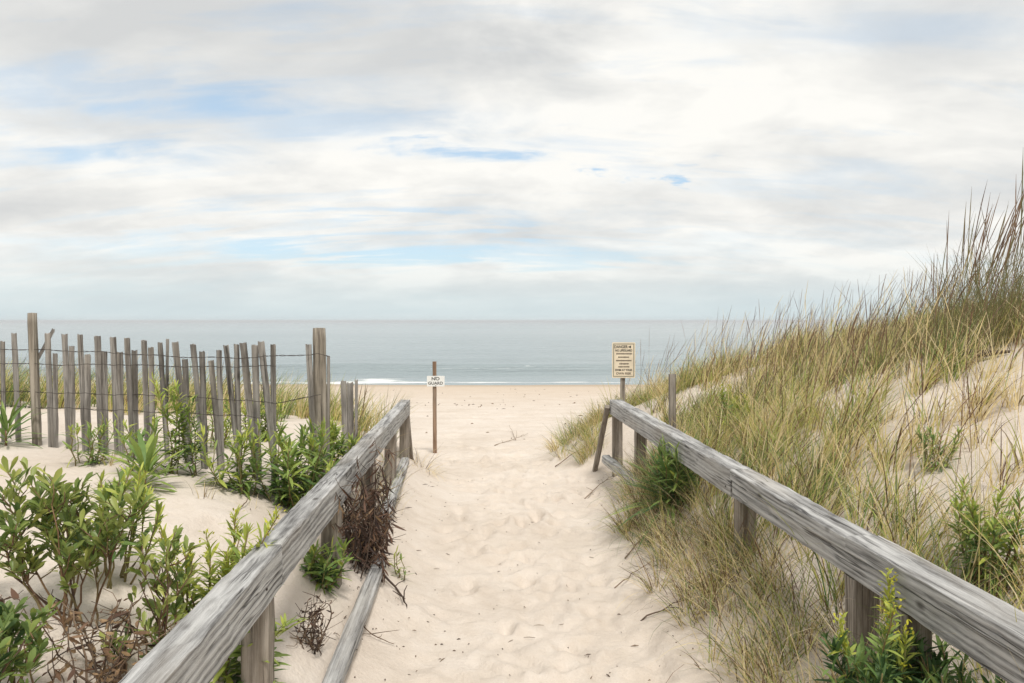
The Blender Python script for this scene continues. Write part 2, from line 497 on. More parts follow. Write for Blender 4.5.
# sand
def sand_material():
    m, nt, out = newmat('dune_sand')
    L = nt.links.new
    tc = nt.nodes.new('ShaderNodeTexCoord'); v = tc.outputs['Object']
    sep = nt.nodes.new('ShaderNodeSeparateXYZ'); L(v, sep.inputs[0])
    n1 = noise(nt, v, .9, 5, .6); n2 = noise(nt, v, 7, 5, .65); n3 = noise(nt, v, 160, 3, .7)
    n4 = noise(nt, v, 38, 4, .7)
    f = math_(nt, 'ADD', math_(nt, 'MULTIPLY', n1, .45), math_(nt, 'MULTIPLY', n2, .35))
    f = math_(nt, 'ADD', f, math_(nt, 'MULTIPLY', n3, .2))
    col = ramp(nt, f, [(.32, (.52, .445, .37)), (.5, (.635, .56, .485)), (.66, (.70, .635, .57))])
    # darker heavy mineral grains and tiny bits of plant litter
    sp = nt.nodes.new('ShaderNodeMapRange'); sp.inputs[1].default_value = .66; sp.inputs[2].default_value = .74
    sp.inputs[4].default_value = .4
    L(n4, sp.inputs[0])
    col = mixc(nt, sp.outputs[0], col, (.36, .28, .2))
    # the lower beach is damper and more orange
    wet = nt.nodes.new('ShaderNodeMapRange'); wet.interpolation_type = 'SMOOTHSTEP'
    wet.inputs[1].default_value = -.5; wet.inputs[2].default_value = -2.2
    L(math_(nt, 'ADD', sep.outputs[2], math_(nt, 'MULTIPLY', n1, .5)), wet.inputs[0])
    col = mixc(nt, math_(nt, 'MULTIPLY', wet.outputs[0], .75), col, (.54, .44, .34))
    shore = nt.nodes.new('ShaderNodeMapRange'); shore.interpolation_type = 'SMOOTHSTEP'
    shore.inputs[1].default_value = -2.25; shore.inputs[2].default_value = -2.5
    L(sep.outputs[2], shore.inputs[0])
    col = mixc(nt, math_(nt, 'MULTIPLY', shore.outputs[0], .6), col, (.36, .28, .20))
    vo = N(nt, 'ShaderNodeTexVoronoi', feature='SMOOTH_F1', _Scale=3.3); L(v, vo.inputs['Vector'])
    vo.inputs['Smoothness'].default_value = .8
    h = math_(nt, 'ADD', math_(nt, 'MULTIPLY', n2, .55), math_(nt, 'MULTIPLY', n4, .30))
    h = math_(nt, 'ADD', h, math_(nt, 'MULTIPLY', n3, .10))
    h = math_(nt, 'ADD', h, math_(nt, 'MULTIPLY', vo.outputs['Distance'], .35))
    bp = N(nt, 'ShaderNodeBump', _Strength=.6, _Distance=.06); L(h, bp.inputs['Height'])
    p = N(nt, 'ShaderNodeBsdfPrincipled', _Roughness=.95)
    p.inputs['Specular IOR Level'].default_value = .12
    L(col, p.inputs['Base Color']); L(bp.outputs[0], p.inputs['Normal']); L(p.outputs[0], out.inputs[0])
    return m
M_SAND = sand_material()

# ------------------------------------------------------------------ ground sheet
def axis(parts):
    out = []
    for a, b, s in parts:
        out.append(np.arange(a, b, s))
    return np.concatenate(out)
def grow(start, end, s0, f=1.18):
    v = [start]; s = s0
    while v[-1] < end:
        v.append(v[-1] + s); s *= f
    return np.array(v)
xd = axis([(-7, -2.2, .06), (-2.2, 2.0, .025), (2.0, 7, .06)])
xs = np.concatenate([-grow(7.06, 6000, .1)[::-1], xd, grow(7.0, 6000, .1)])
ys = np.concatenate([-grow(0.4, 200, .2, 1.4)[::-1], axis([(0.0, 1.6, .1), (1.6, 9, .025), (9, 13, .05), (13, 24, .1), (24, 62, .4)]), grow(62, 300, 1, 1.3)])
XX, YY = np.meshgrid(xs, ys)
ZZ = height(XX, YY)
for (fx, fy, a, b, ang, dep) in FOOT:
    i0, i1 = np.searchsorted(xs, [fx - .6, fx + .6]); j0, j1 = np.searchsorted(ys, [fy - .6, fy + .6])
    sx = XX[j0:j1, i0:i1] - fx; sy = YY[j0:j1, i0:i1] - fy
    u = sx * math.cos(ang) + sy * math.sin(ang); v = -sx * math.sin(ang) + sy * math.cos(ang)
    r2 = (u / a) ** 2 + (v / b) ** 2
    ZZ[j0:j1, i0:i1] += dep * (-np.exp(-r2 ** 1.6) + .42 * np.exp(-((np.sqrt(r2) - 1.55) ** 2) * 4))
ny, nx = XX.shape
V = np.stack([XX, YY, ZZ], -1).reshape(-1, 3)
idx = np.arange(ny * nx).reshape(ny, nx)
Q = np.stack([idx[:-1, :-1], idx[:-1, 1:], idx[1:, 1:], idx[1:, :-1]], -1).reshape(-1, 4)
tag(mesh_np('beach_sand', V, Q, M_SAND), 'pale dune sand with a trodden footpath running down to the beach', kind='structure')

# ------------------------------------------------------------------ sea
def sea_material():
    m, nt, out = newmat('sea_water')
    L = nt.links.new
    tc = nt.nodes.new('ShaderNodeTexCoord'); v = tc.outputs['Object']
    a = noise(nt, mapping(nt, v, (.10, .35, 1)), 1.0, 6, .62)
    b = noise(nt, mapping(nt, v, (.5, 1.6, 1)), 1.0, 4, .6)
    c = noise(nt, mapping(nt, v, (.010, .028, 1)), 1.0, 4, .6)
    h = math_(nt, 'ADD', math_(nt, 'MULTIPLY', a, 1.0), math_(nt, 'MULTIPLY', b, .28))
    h = math_(nt, 'ADD', h, math_(nt, 'MULTIPLY', c, 2.2))
    bp = N(nt, 'ShaderNodeBump', _Strength=.65, _Distance=1.2); L(h, bp.inputs['Height'])
    sp_ = nt.nodes.new('ShaderNodeSeparateXYZ'); L(v, sp_.inputs[0])
    calm = nt.nodes.new('ShaderNodeMapRange'); calm.inputs[1].default_value = 75; calm.inputs[2].default_value = 420
    calm.inputs[3].default_value = .75; calm.inputs[4].default_value = .05
    L(sp_.outputs[1], calm.inputs[0]); L(calm.outputs[0], bp.inputs['Strength'])
    p = N(nt, 'ShaderNodeBsdfPrincipled', _Roughness=.22, _IOR=1.33)
    at = N(nt, 'ShaderNodeAttribute', attribute_name='tint')
    body = mixc(nt, c, (.205, .255, .27), (.32, .375, .395))
    fn = noise(nt, mapping(nt, v, (.45, 1.1, 1)), 1.0, 6, .7)
    fm = nt.nodes.new('ShaderNodeMapRange'); fm.inputs[1].default_value = .98; fm.inputs[2].default_value = 1.16
    L(math_(nt, 'ADD', fn, at.outputs['Fac']), fm.inputs[0])
    col = mixc(nt, fm.outputs[0], body, (.82, .83, .82))
    L(col, p.inputs['Base Color']); L(bp.outputs[0], p.inputs['Normal'])
    L(math_(nt, 'ADD', math_(nt, 'MULTIPLY', fm.outputs[0], .6), .22), p.inputs['Roughness'])
    L(p.outputs[0], out.inputs[0])
    return m
sx_ = np.concatenate([-grow(60, 12000, 2, 1.25)[::-1], np.arange(-59, 60, .6), grow(60, 12000, 2, 1.25)])
sy_ = np.concatenate([np.arange(48, 90, .3), np.arange(90, 200, 1.2), grow(200, 16000, 2, 1.15)])
SX, SY = np.meshgrid(sx_, sy_)
wob = 2.2 * fbm(SX * .05, SX * 0 + 3, 4, 3)
amp = 1.0 * np.clip(.75 + 1.3 * fbm(SX * .03, SX * 0 + 1, 8, 2) - SX * .006, .15, 1.3)
yy = SY - (66 + wob)
sw = amp * np.where(yy < 0, np.exp(-(yy / 1.7) ** 2), np.exp(-(yy / 6) ** 2))
yy2 = SY - (84 + 3 * fbm(SX * .02, SX * 0 + 7, 5, 3)); sw += .35 * np.exp(-(yy2 / 5) ** 2)
yy3 = SY - (110 + 5 * fbm(SX * .015, SX * 0 + 9, 6, 3)); sw += .3 * np.exp(-(yy3 / 7) ** 2)
fadeo = np.clip((400 - SY) / 300, 0, 1)
SZ = SEA_Z + sw + fadeo * (.12 * fbm(SX * .12, SY * .4, 12, 4) + .12 * fbm(SX * .04, SY * .15, 14, 3))
lip = np.exp(-((SY - (54.5 + 1.2 * fbm(SX * .08, SX * 0 + 5, 15, 3))) / 1.5) ** 2)
crest = np.exp(-((yy + .8) / .7) ** 2) * np.clip(1.2 * fbm(SX * .06, SX * 0 + 2, 19, 2) + .30, 0, 1)
surf = np.exp(-(((SX + 9.5) / 3.2) ** 2)) * np.exp(-((SY - 58) / 3.5) ** 2)
foam = np.clip(.60 * lip + .33 * crest + .62 * surf, 0, .8)
ny, nx = SX.shape
idx = np.arange(ny * nx).reshape(ny, nx)
Q = np.stack([idx[:-1, :-1], idx[:-1, 1:], idx[1:, 1:], idx[1:, :-1]], -1).reshape(-1, 4)
tag(mesh_np('sea', np.stack([SX, SY, SZ], -1).reshape(-1, 3), Q, sea_material(), None, foam.ravel()), 'calm grey green sea with a low wave breaking at the shore', kind='structure')

# ------------------------------------------------------------------ handrails
RT, RB = .80, .65                                   # top and underside of the rails
def XL(y): return -.704 - .041 * y                  # inner faces
def XR(y): return 1.38 - .0465 * y

def railing(side):
    left = side == 'left'
    Xf = XL if left else XR
    sg = -1 if left else 1
    w = .10 if left else .125
    zc = (RT + RB) / 2; h = RT - RB
    root = thing('handrail', (Xf(4.4), 4.4, 0.1),
                 'grey weathered timber handrail along the bushes beside the slat fence' if left else
                 'grey weathered timber handrail below the grassy dune, its front split by a long crack', 'handrail', 'handrails flanking the sand path')
    def at(y, z, out): return (Xf(y) + sg * out, y, z)
    if left:
        timber('top_rail', at(.5, zc, w / 2), at(2.83, zc, w / 2), w, h, M_RAIL, root, .006, .003, seed=1)
        timber('top_rail', at(2.834, zc + .003, w / 2), at(8.18, zc - .006, w / 2 + .004), w, h, M_RAIL, root, .006, .003, seed=2)
        posts = [1.3, 2.70, 4.06, 5.42, 6.78, 8.05]
        for k, y in enumerate(posts):
            timber('post', at(y, height1(Xf(y) - .05, y) - .35, w / 2 + .006), at(y, RB - .003, w / 2), .092, .088, M_POST, root, .008, .0015, seed=30 + k)
        timber('brace', at(8.52, -.12, .02), at(8.13, RB - .01, .045), .075, .05, M_POST, root, .006, .002, seed=41)
        timber('lower_rail', W(405, 461, 7.95), W(383, 520, 5.35), .085, .075, M_RAIL, root, .02, .003, seed=42)
        timber('lower_rail', (-.765, 4.6, .20), (-.70, 2.75, .145), .075, .07, M_RAIL, root, .028, .003, seed=43)
    else:
        # far length is one beam; from the middle post on the beam is split lengthwise into a cap and a lower board
        timber('top_rail', at(8.18, zc - .004, w / 2), at(4.305, zc, w / 2), w, h, M_RAIL, root, .006, .003, seed=3)
        timber('cap_board', at(4.30, RT - .029, w / 2 - .003), at(2.945, RT - .030, w / 2 - .003), w + .004, .056, M_RAIL, root, .005, .0025, seed=4)
        timber('cap_board', at(2.94, RT - .022, w / 2 - .007), at(.5, RT - .025, w / 2 - .007), w + .008, .058, M_RAIL, root, .005, .0025, seed=5)
        timber('top_rail', at(4.30, (RT - .063 + RB) / 2, w / 2 + .004), at(.5, (RT - .063 + RB) / 2, w / 2 + .004), w - .008, RT - .063 - RB, M_RAIL, root, .005, .0025, seed=6)
        posts = [1.4, 2.62, 2.96, 4.25, 5.72, 6.95, 8.08]
        for k, y in enumerate(posts):
            timber('post', at(y, height1(Xf(y) + .05, y) - .35, w / 2 + .004), at(y, RB - .003, w / 2), .098, .092, M_POST, root, .008, .0015, seed=60 + k)
        timber('brace', at(8.62, -.12, -.10), at(8.12, RB + .08, -.03), .05, .06, M_POST, root, .006, .002, seed=71)
        timber('lower_rail', W(606, 459, 8.05), W(640, 487, 6.4), .085, .085, M_RAIL, root, .015, .003, seed=72)
    return root
def nails(root, Xf, sg, ys, zs, r=.0055):
    for y in ys:
        for z in zs:
            b = Buf(); x = Xf(y) - sg * .0005
            tube(b, [(x + sg * .006, y, z), (x - sg * .0035, y, z)], [r, r * .9], 8)
            b.build('nail', M_WIRE, root)
RAIL_L = railing('left')
nails(RAIL_L, XL, -1, (2.62, 4.02), (.715,))
RAIL_R = railing('right')
nails(RAIL_R, XR, 1, (2.60, 4.38, 5.70), (.69,))

# ------------------------------------------------------------------ slat fence
SL = [(2.5, 341, 4, 446), (14, 333, 19, 446), (47.5, 333, 51.5, 450), (64.5, 334, 69, 451), (80, 334, 85, 453),
      (97.5, 336, 102, 453), (55, 353, 56, 451), (71.5, 346, 73, 452), (87.5, 354, 88, 454), (104, 351, 105.5, 454), (120, 352, 121.5, 457), (113, 337, 118, 457), (127, 338, 133, 458), (134.5, 350, 136, 459), (144, 340, 148, 459), (151, 347, 153, 461),
      (160, 342, 168, 465), (167.5, 339, 166, 465), (175, 342, 189, 470), (185, 359, 189.5, 473),
      (193, 344, 205, 474), (202, 351, 205.5, 476), (211, 360, 221, 474), (219, 350, 222, 474),
      (226, 345, 240, 476), (236.5, 344, 239.5, 475), (243, 343, 257, 478), (255, 345, 258.5, 477), (261, 341, 276, 478), (273, 344, 274, 479),
      (308.5, 344, 315, 480), (328.5, 356, 328, 480)]
def fdepth(px):
    return float(np.interp(px, [-200, 0, 150, 270, 330], [5.5, 5.3, 5.0, 4.75, 4.85]))
FENCE = thing('slat_fence', W(150, 455, 5.0), 'grey weathered slat and wire sand fence with leaning pickets on the left dune', 'fence')
rs = np.random.default_rng(2)
for i, (x0, y0, x1, y1) in enumerate(SL):
    d = fdepth(x0) + rs.uniform(-.012, .012) + (.014 if i % 2 else -.014)
    top = W(x0, y0, d); bot = W(x1, y1, d + rs.uniform(-.03, .03))
    bot = bot + (bot - top) * .25
    thin = .018 if (x0 in (167.5, 328.5)) else rs.uniform(.032, .041)
    timber('slat', bot, top, thin, .010, M_SLAT, FENCE, .002, .0016, roll=rs.normal(0, .18), step=.06, seed=100 + i, ragged=.010)
timber('slat', W(36, 362, 5.26), W(54, 329, 5.24), .022, .009, M_SLAT, FENCE, .002, .0015, seed=180, ragged=.02)
for k, px in enumerate(range(-15, -190, -17)):
    d = fdepth(px)
    timber('slat', W(px + 2, 462, d), W(px - 2, 335 + rs.uniform(-3, 6), d), .04, .01, M_SLAT, FENCE, .002, .0016, seed=190 + k, ragged=.010)
pole('post', W(38, 475, 5.21), W(31.5, 313, 5.21), .024, .023, M_POLE, FENCE, seed=3)
pole('post', W(322, 520, 4.86), W(319, 328, 4.86), .043, .040, M_POLE, FENCE, seed=4)
for k, prof in enumerate([[(-190, 348), (0, 349), (40, 350), (100, 352), (180, 357), (240, 358), (276, 356), (319, 354), (329, 357)],
                          [(-190, 362), (0, 363), (60, 365), (120, 364.5), (200, 367), (276, 366)],
                          [(-190, 392), (0, 391), (90, 394), (140, 395), (190, 397), (250, 401), (276, 403), (321, 395)],
                          [(-190, 405), (0, 406), (110, 410), (180, 413), (230, 415), (262, 418)]]):
    b = Buf()
    for sgn in (-1, 1):
        pts = []
        xsn = np.linspace(prof[0][0], prof[-1][0], 90)
        ysn = np.interp(xsn, [p[0] for p in prof], [p[1] for p in prof])
        for j, (x, y) in enumerate(zip(xsn, ysn)):
            p = W(x, y + .5 * math.sin(x * .11 + k) + sgn * .55 * math.sin(x * .35), fdepth(x) - .030 * sgn - .004)
            pts.append(p)
        tube(b, pts, .0016, 4)
    b.build('wire', M_WIRE, FENCE)

# short broken run of pickets by the rail
rem = thing('fence_remnant', W(350, 440, 6.4), 'short bundle of broken fence pickets left of the far end of the left handrail', 'fence stub')
for k, (x0, y0, x1, w_) in enumerate([(343.5, 381, 346, .045), (350, 382, 351, .05), (356.5, 379.5, 356, .022)]):
    timber('slat', W(x1, 475, 6.4 + k * .03), W(x0, y0, 6.4 + k * .03), w_, .016, M_SLAT, rem, .003, .002, seed=210 + k, ragged=.02)

# lone post with a scrap of board behind the right rail
lp = thing('fence_post', G(673, 430, 5), 'short plain brown fence post standing in the grass behind the right handrail', 'post')
timber('post_shaft', W(673, 470, 7.0), W(672, 374, 7.0),   .058, .05, M_POST, lp, .006, .002, seed=220)

# ------------------------------------------------------------------ signs
def text_mesh(name, body, size, loc, mat, parent, bold=0.0, align='CENTER', sx=1.0):
    cu = bpy.data.curves.new(name, 'FONT')
    cu.body = body; cu.size = size; cu.align_x = align; cu.align_y = 'CENTER'; cu.extrude = .0008; cu.offset = bold
    o = bpy.data.objects.new(name, cu); COL.objects.link(o)
    bpy.context.view_layer.update()
    me = bpy.data.meshes.new_from_object(o.evaluated_get(bpy.context.evaluated_depsgraph_get()))
    bpy.data.objects.remove(o)
    me.name = name
    me.materials.clear(); me.materials.append(mat)
    t = bpy.data.objects.new(name, me); COL.objects.link(t)
    t.parent = parent
    t.matrix_basis = Matrix.Translation(loc) @ Matrix.Rotation(math.pi / 2, 4, 'X') @ Matrix.Diagonal((sx, 1, 1, 1))
    return t

def panel(name, cx, cy, cz, w, h, th, mat, parent, bev=.006):
    """upright board facing the path, centre relative to the parent"""
    n = 5; pr = []
    for (sx, sz, a0) in ((1, 1, 0), (-1, 1, 90), (-1, -1, 180), (1, -1, 270)):
        for k in range(n):
            a = R(a0 + 90 * k / (n - 1))
            pr.append((sx * (w / 2 - bev) + bev * math.cos(a), sz * (h / 2 - bev) + bev * math.sin(a)))
    k = len(pr)
    V = [(cx + x, cy - th / 2, cz + z) for x, z in pr] + [(cx + x, cy + th / 2, cz + z) for x, z in pr]
    me = bpy.data.meshes.new(name)
    me.from_pydata(V, [], [tuple(range(k)), tuple(reversed(range(k, 2 * k)))] + [(i + k, (i + 1) % k + k, (i + 1) % k, i) for i in range(k)])
    me.materials.append(mat)
    o = bpy.data.objects.new(name, me); COL.objects.link(o); o.parent = parent
    return o

# white sign on a wooden stake
sb = G(435, 453, 8)
sd = sb.y
st = thing('warning_sign', sb, 'small white sign with black letters on a thin brown stake in the open sand', 'sign', 'signs at the beach entrance')
top = W(434.5, 361.5, sd)
timber('stake', (sb.x, sb.y, sb.z - .3), top, .05, .04, M_STAKE, st, .005, .0015, seed=230)
c = W(436, 381, sd) - sb
k = sd / F
pn = panel('sign_panel', c.x, -.032, c.z, 17.5 * k, 10.5 * k, .012, M_WHITE, st)
text_mesh('lettering', 'NO', 4.3 * k, (c.x - .2 * k, -.0388, c.z + 2.3 * k), M_INK, pn, .0012, sx=1.2)
text_mesh('lettering', 'GUARD', 4.1 * k, (c.x - .2 * k, -.0388, c.z - 2.1 * k), M_INK, pn, .0008, sx=1.05)
for dz in (4, -4.1):
    b = Buf(); tube(b, [(sb.x + c.x, sb.y - .037, sb.z + c.z + dz * k), (sb.x + c.x, sb.y - .042, sb.z + c.z + dz * k)], .006, 8); b.build('screw', M_SPIKE, st)

# cream notice on a post behind the far end of the right rail
nd = 9.6
p0 = W(622.5, 420, nd); gz = height1(p0.x, nd)
nb = Vector((p0.x, nd, gz))
nt_ = thing('notice_sign', nb, 'cream upright notice board with dark lettering on a post behind the right handrail', 'sign', 'signs at the beach entrance')
k = nd / F
tp = W(623, 345, nd)
timber('post', (nb.x, nd, gz - .3), (tp.x, nd, tp.z), .055, .045, M_POST, nt_, .005, .0015, seed=240)
c = W(623.2, 360, nd) - nb
pn = panel('sign_panel', c.x, -.036, c.z, 23 * k, 35.5 * k, .012, M_BEIGE, nt_, .012)
def strip(x, z, w, h): return [(c.x + x - w / 2, z - h / 2 + c.z), (c.x + x + w / 2, z - h / 2 + c.z), (c.x + x + w / 2, z + h / 2 + c.z), (c.x + x - w / 2, z + h / 2 + c.z)]
def flat(name, quads, y, th, mat, parent):
    V = []; Fc = []
    for q in quads:
        o = len(V); n = len(q)
        V += [(x, y, z) for x, z in q] + [(x, y + th, z) for x, z in q]
        Fc.append(tuple(o + i for i in range(n)))
        Fc += [(o + n + i, o + n + (i + 1) % n, o + (i + 1) % n, o + i) for i in range(n)]
    me = bpy.data.meshes.new(name); me.from_pydata(V, [], Fc); me.materials.append(mat)
    ob = bpy.data.objects.new(name, me); COL.objects.link(ob); ob.parent = parent
    return ob
yw, zh = 21.0 * k, 33.2 * k
def ring():
    o = [(c.x - yw / 2, c.z - zh / 2), (c.x + yw / 2, c.z - zh / 2), (c.x + yw / 2, c.z + zh / 2), (c.x - yw / 2, c.z + zh / 2)]
    t = .9 * k
    i = [(c.x - yw / 2 + t, c.z - zh / 2 + t), (c.x + yw / 2 - t, c.z - zh / 2 + t), (c.x + yw / 2 - t, c.z + zh / 2 - t), (c.x - yw / 2 + t, c.z + zh / 2 - t)]
    V = [(x, -.0435, z) for x, z in o + i]
    me = bpy.data.meshes.new('border')
    me.from_pydata(V, [], [(a, (a + 1) % 4, 4 + (a + 1) % 4, 4 + a) for a in range(4)]); me.materials.append(M_SIGNEDGE)
    ob = bpy.data.objects.new('border', me); COL.objects.link(ob); ob.parent = pn
ring()
text_mesh('lettering', 'DANGER', 4.0 * k, (c.x - 2.8 * k, -.0428, c.z + 13.2 * k), M_INK, pn, .001, sx=.82)
flat('arrow', [[(c.x + 4.2 * k, c.z + 13.2 * k), (c.x + 7.2 * k, c.z + 11.8 * k), (c.x + 7.2 * k, c.z + 14.6 * k)]], -.0435, .001, M_INK, pn)
text_mesh('lettering', 'NO LIFEGUARD', 3.0 * k, (c.x, -.0428, c.z + 9.6 * k), M_INK, pn, .001, sx=.80)
rr = np.random.default_rng(8)
for row, wd in ((6.4, 15), (3.0, 11), (-.4, 15.5), (-3.6, 9), (-6.6, 11)):     # lines too small to read
    x = -wd / 2; lines = []
    while x < wd / 2:
        ww = rr.uniform(.5, 1.2)
        lines.append(strip((x + ww / 2) * k, row * k, ww * .75 * k, rr.uniform(1.0, 1.6) * k)); x += ww
    flat('small_print', lines, -.0432, .001, M_INKB, pn)
text_mesh('lettering', 'SWIM AT YOUR', 2.7 * k, (c.x, -.0428, c.z - 9.9 * k), M_INK, pn, .001, sx=.88)
text_mesh('lettering', 'OWN RISK', 3.1 * k, (c.x, -.0428, c.z - 13.4 * k), M_INKB, pn, .0008, sx=1.0)

# ------------------------------------------------------------------ plants
def rdir(r, n, up=.5):
    a = r.uniform(0, 2 * np.pi, n)
    z = r.uniform(up - .35, up + .35, n)
    h = np.sqrt(np.clip(1 - z * z, .05, 1))
    return np.stack([np.cos(a) * h, np.sin(a) * h, z], 1)

def curve(a, b, bow, r, n=6):
    a = np.array(a, float); b = np.array(b, float)
    t = np.linspace(0, 1, n)[:, None]
    off = r.normal(0, bow, 3); 
    return a + (b - a) * t + np.sin(t * np.pi) * off + r.normal(0, bow * .12, (n, 3)) * (t > 0) * (t < 1)

def bayberry(base, hgt, rad, nst, seed, label, shift=(0, 0), group='leafy shrubs', leafL=.055, lo=.45, tintc=.5, bare=True, name='bayberry_bush', twigs=5, mat=None):
    r = np.random.default_rng(seed)
    base = np.array(base, float)
    root = thing(name, base, label, 'shrub', group)
    sb_, lf = Buf(), Buf()
    P, D, Nn, Ls, Tn = [], [], [], [], []
    for s in range(nst):
        a = r.uniform(0, 2 * np.pi); q = rad * math.sqrt(r.uniform(.02, 1))
        hh = hgt * r.uniform(.72, 1.0) * (1 - .25 * (q / rad) ** 2)
        tip = base + np.array([math.cos(a) * q + shift[0], math.sin(a) * q * .8 + shift[1], hh])
        b0 = base + np.array([r.normal(0, .03), r.normal(0, .03), -.03])
        pts = curve(b0, tip, .035, r, 8)
        tube(sb_, pts, np.linspace(.0042, .0018, 8), 5, r.uniform(.2, 1))
        for w_ in range(twigs):
            t0 = r.uniform(lo, .98) if w_ else .99
            i = t0 * 7; i0 = int(min(i, 6)); p = pts[i0] + (pts[i0 + 1] - pts[i0]) * (i - i0)
            d = unit(np.array([r.normal(0, .7), r.normal(0, .7), 1.0]))
            ln = r.uniform(.05, .13) * (hgt / .5)
            e = p + d * ln
            tw = curve(p, e, .008, r, 4)
            tube(sb_, tw, np.linspace(.0025, .0014, 4), 4, r.uniform(.2, .8))
            n = r.integers(7, 12)
            t = r.uniform(.25, 1, n)[:, None]
            P.append(p + (e - p) * t)
            dirs = rdir(r, n, .40) * .95 + d * .75
            D.append(dirs); Nn.append(np.tile([0, 0, 1.0], (n, 1)) + r.normal(0, .35, (n, 3)))
            Ls.append(leafL * r.uniform(.65, 1.2, n)); Tn.append(np.clip(tintc + r.normal(0, .1) + r.normal(0, .16, n), 0, 1))
    P, D, Nn, Ls, Tn = map(np.concatenate, (P, D, Nn, Ls, Tn))
    leaves(lf, P, D, Nn, Ls, Ls * .29, r.uniform(-.05, .3, len(P)), Tn, .58)
    sb_.build('branches', M_STEM, root)
    lf.build('foliage', mat or M_BAY, root)
    return root

def goldenrod(base, hgt, nst, spread, seed, label, leafL=.09, tintc=.5, bloom=0.0, lo=.12, dens=70, group='leafy shrubs', name='goldenrod_plant', lean=(0, 0), tw=.17, cat='plant'):
    r = np.random.default_rng(seed)
    base = np.array(base, float)
    root = thing(name, base, label, cat, group)
    sb_, lf, bl = Buf(), Buf(), Buf()
    for s in range(nst):
        a = r.uniform(0, 2 * np.pi); q = spread * math.sqrt(r.uniform(0, 1)) if nst > 1 else 0
        hh = hgt * r.uniform(.7, 1.0) if s else hgt
        foot = np.array([math.cos(a) * q * .45, math.sin(a) * q * .45, -.03])
        tip = np.array([math.cos(a) * q + r.normal(lean[0], .16) * hh, math.sin(a) * q + r.normal(lean[1], .16) * hh, hh])
        pts = curve(base + foot, base + tip, .03, r, 8); ts_ = r.normal(0, .12)
        tube(sb_, pts, np.linspace(.0045, .002, 8), 5, r.uniform(0, .4))
        n = max(6, int(dens * hh))
        t = np.sort(r.uniform(lo, 1, n))
        i = np.clip((t * 7).astype(int), 0, 6); fr = (t * 7 - i)[:, None]
        P = pts[i] + (pts[i + 1] - pts[i]) * fr
        ang = np.arange(n) * 2.4 + r.uniform(0, 6)
        el = np.interp(t, [0, .6, 1], [.15, .55, 1.3]) + r.normal(0, .32, n)
        D = np.stack([np.cos(ang) * np.cos(el), np.sin(ang) * np.cos(el), np.sin(el)], 1)
        L_ = leafL * np.interp(t, [0, .35, .8, 1], [.8, 1.1, .85, .5]) * r.uniform(.55, 1.3, n)
        tn = np.clip(tintc + ts_ + np.interp(t, [0, .7, 1], [.12, 0, -.25]) + r.normal(0, .2, n), 0, 1)
        leaves(lf, P, D, np.tile([0, 0, 1.], (n, 1)) + r.normal(0, .2, (n, 3)), L_, L_ * tw, r.uniform(.1, .55, n), tn, .42)
        if bloom and r.uniform() < bloom:
            m = 46
            tt = r.uniform(.80, 1.03, m)
            c0 = pts[-3] + (pts[-1] - pts[-3]) * ((tt - .75) / .25)[:, None]
            dd = rdir(r, m, .4)
            P2 = c0 + dd * r.uniform(0, .03, m)[:, None]
            leaves(bl, P2, rdir(r, m, .6), np.tile([0, 0, 1.], (m, 1)), .016, .007, .1, r.uniform(0, 1, m), .45)
    sb_.build('stalks', M_STEM, root)
    lf.build('foliage', M_GOLD, root)
    if bl.n: bl.build('blossom', M_BLOOM, root)
    return root

def rosette(base, L_, n, seed, label, group='leafy shrubs', tintc=.55, tw=.14, name='leafy_rosette'):
    r = np.random.default_rng(seed)
    base = np.array(base, float)
    root = thing(name, base, label, 'plant', group)
    lf = Buf()
    ang = np.arange(n) * 2.4; el = np.linspace(1.35, .12, n) + r.normal(0, .1, n)
    D = np.stack([np.cos(ang) * np.cos(el), np.sin(ang) * np.cos(el), np.sin(el)], 1)
    LL = L_ * r.uniform(.7, 1.1, n)
    P = base + np.stack([r.normal(0, .008, n), r.normal(0, .008, n), np.linspace(.10, .0, n)], 1)
    leaves(lf, P, D, np.tile([0, 0, 1.], (n, 1)) + r.normal(0, .1, (n, 3)), LL, LL * tw, r.uniform(.15, .6, n), np.clip(tintc + r.normal(0, .15, n), 0, 1), .45)
    b = Buf(); tube(b, [base + (0, 0, -.04), base + (0, 0, .03), base + (0, 0, .1)], [.008, .007, .004], 6, .5); b.build('stalk', M_STEM, root)
    lf.build('foliage', M_GOLD, root)
    return root

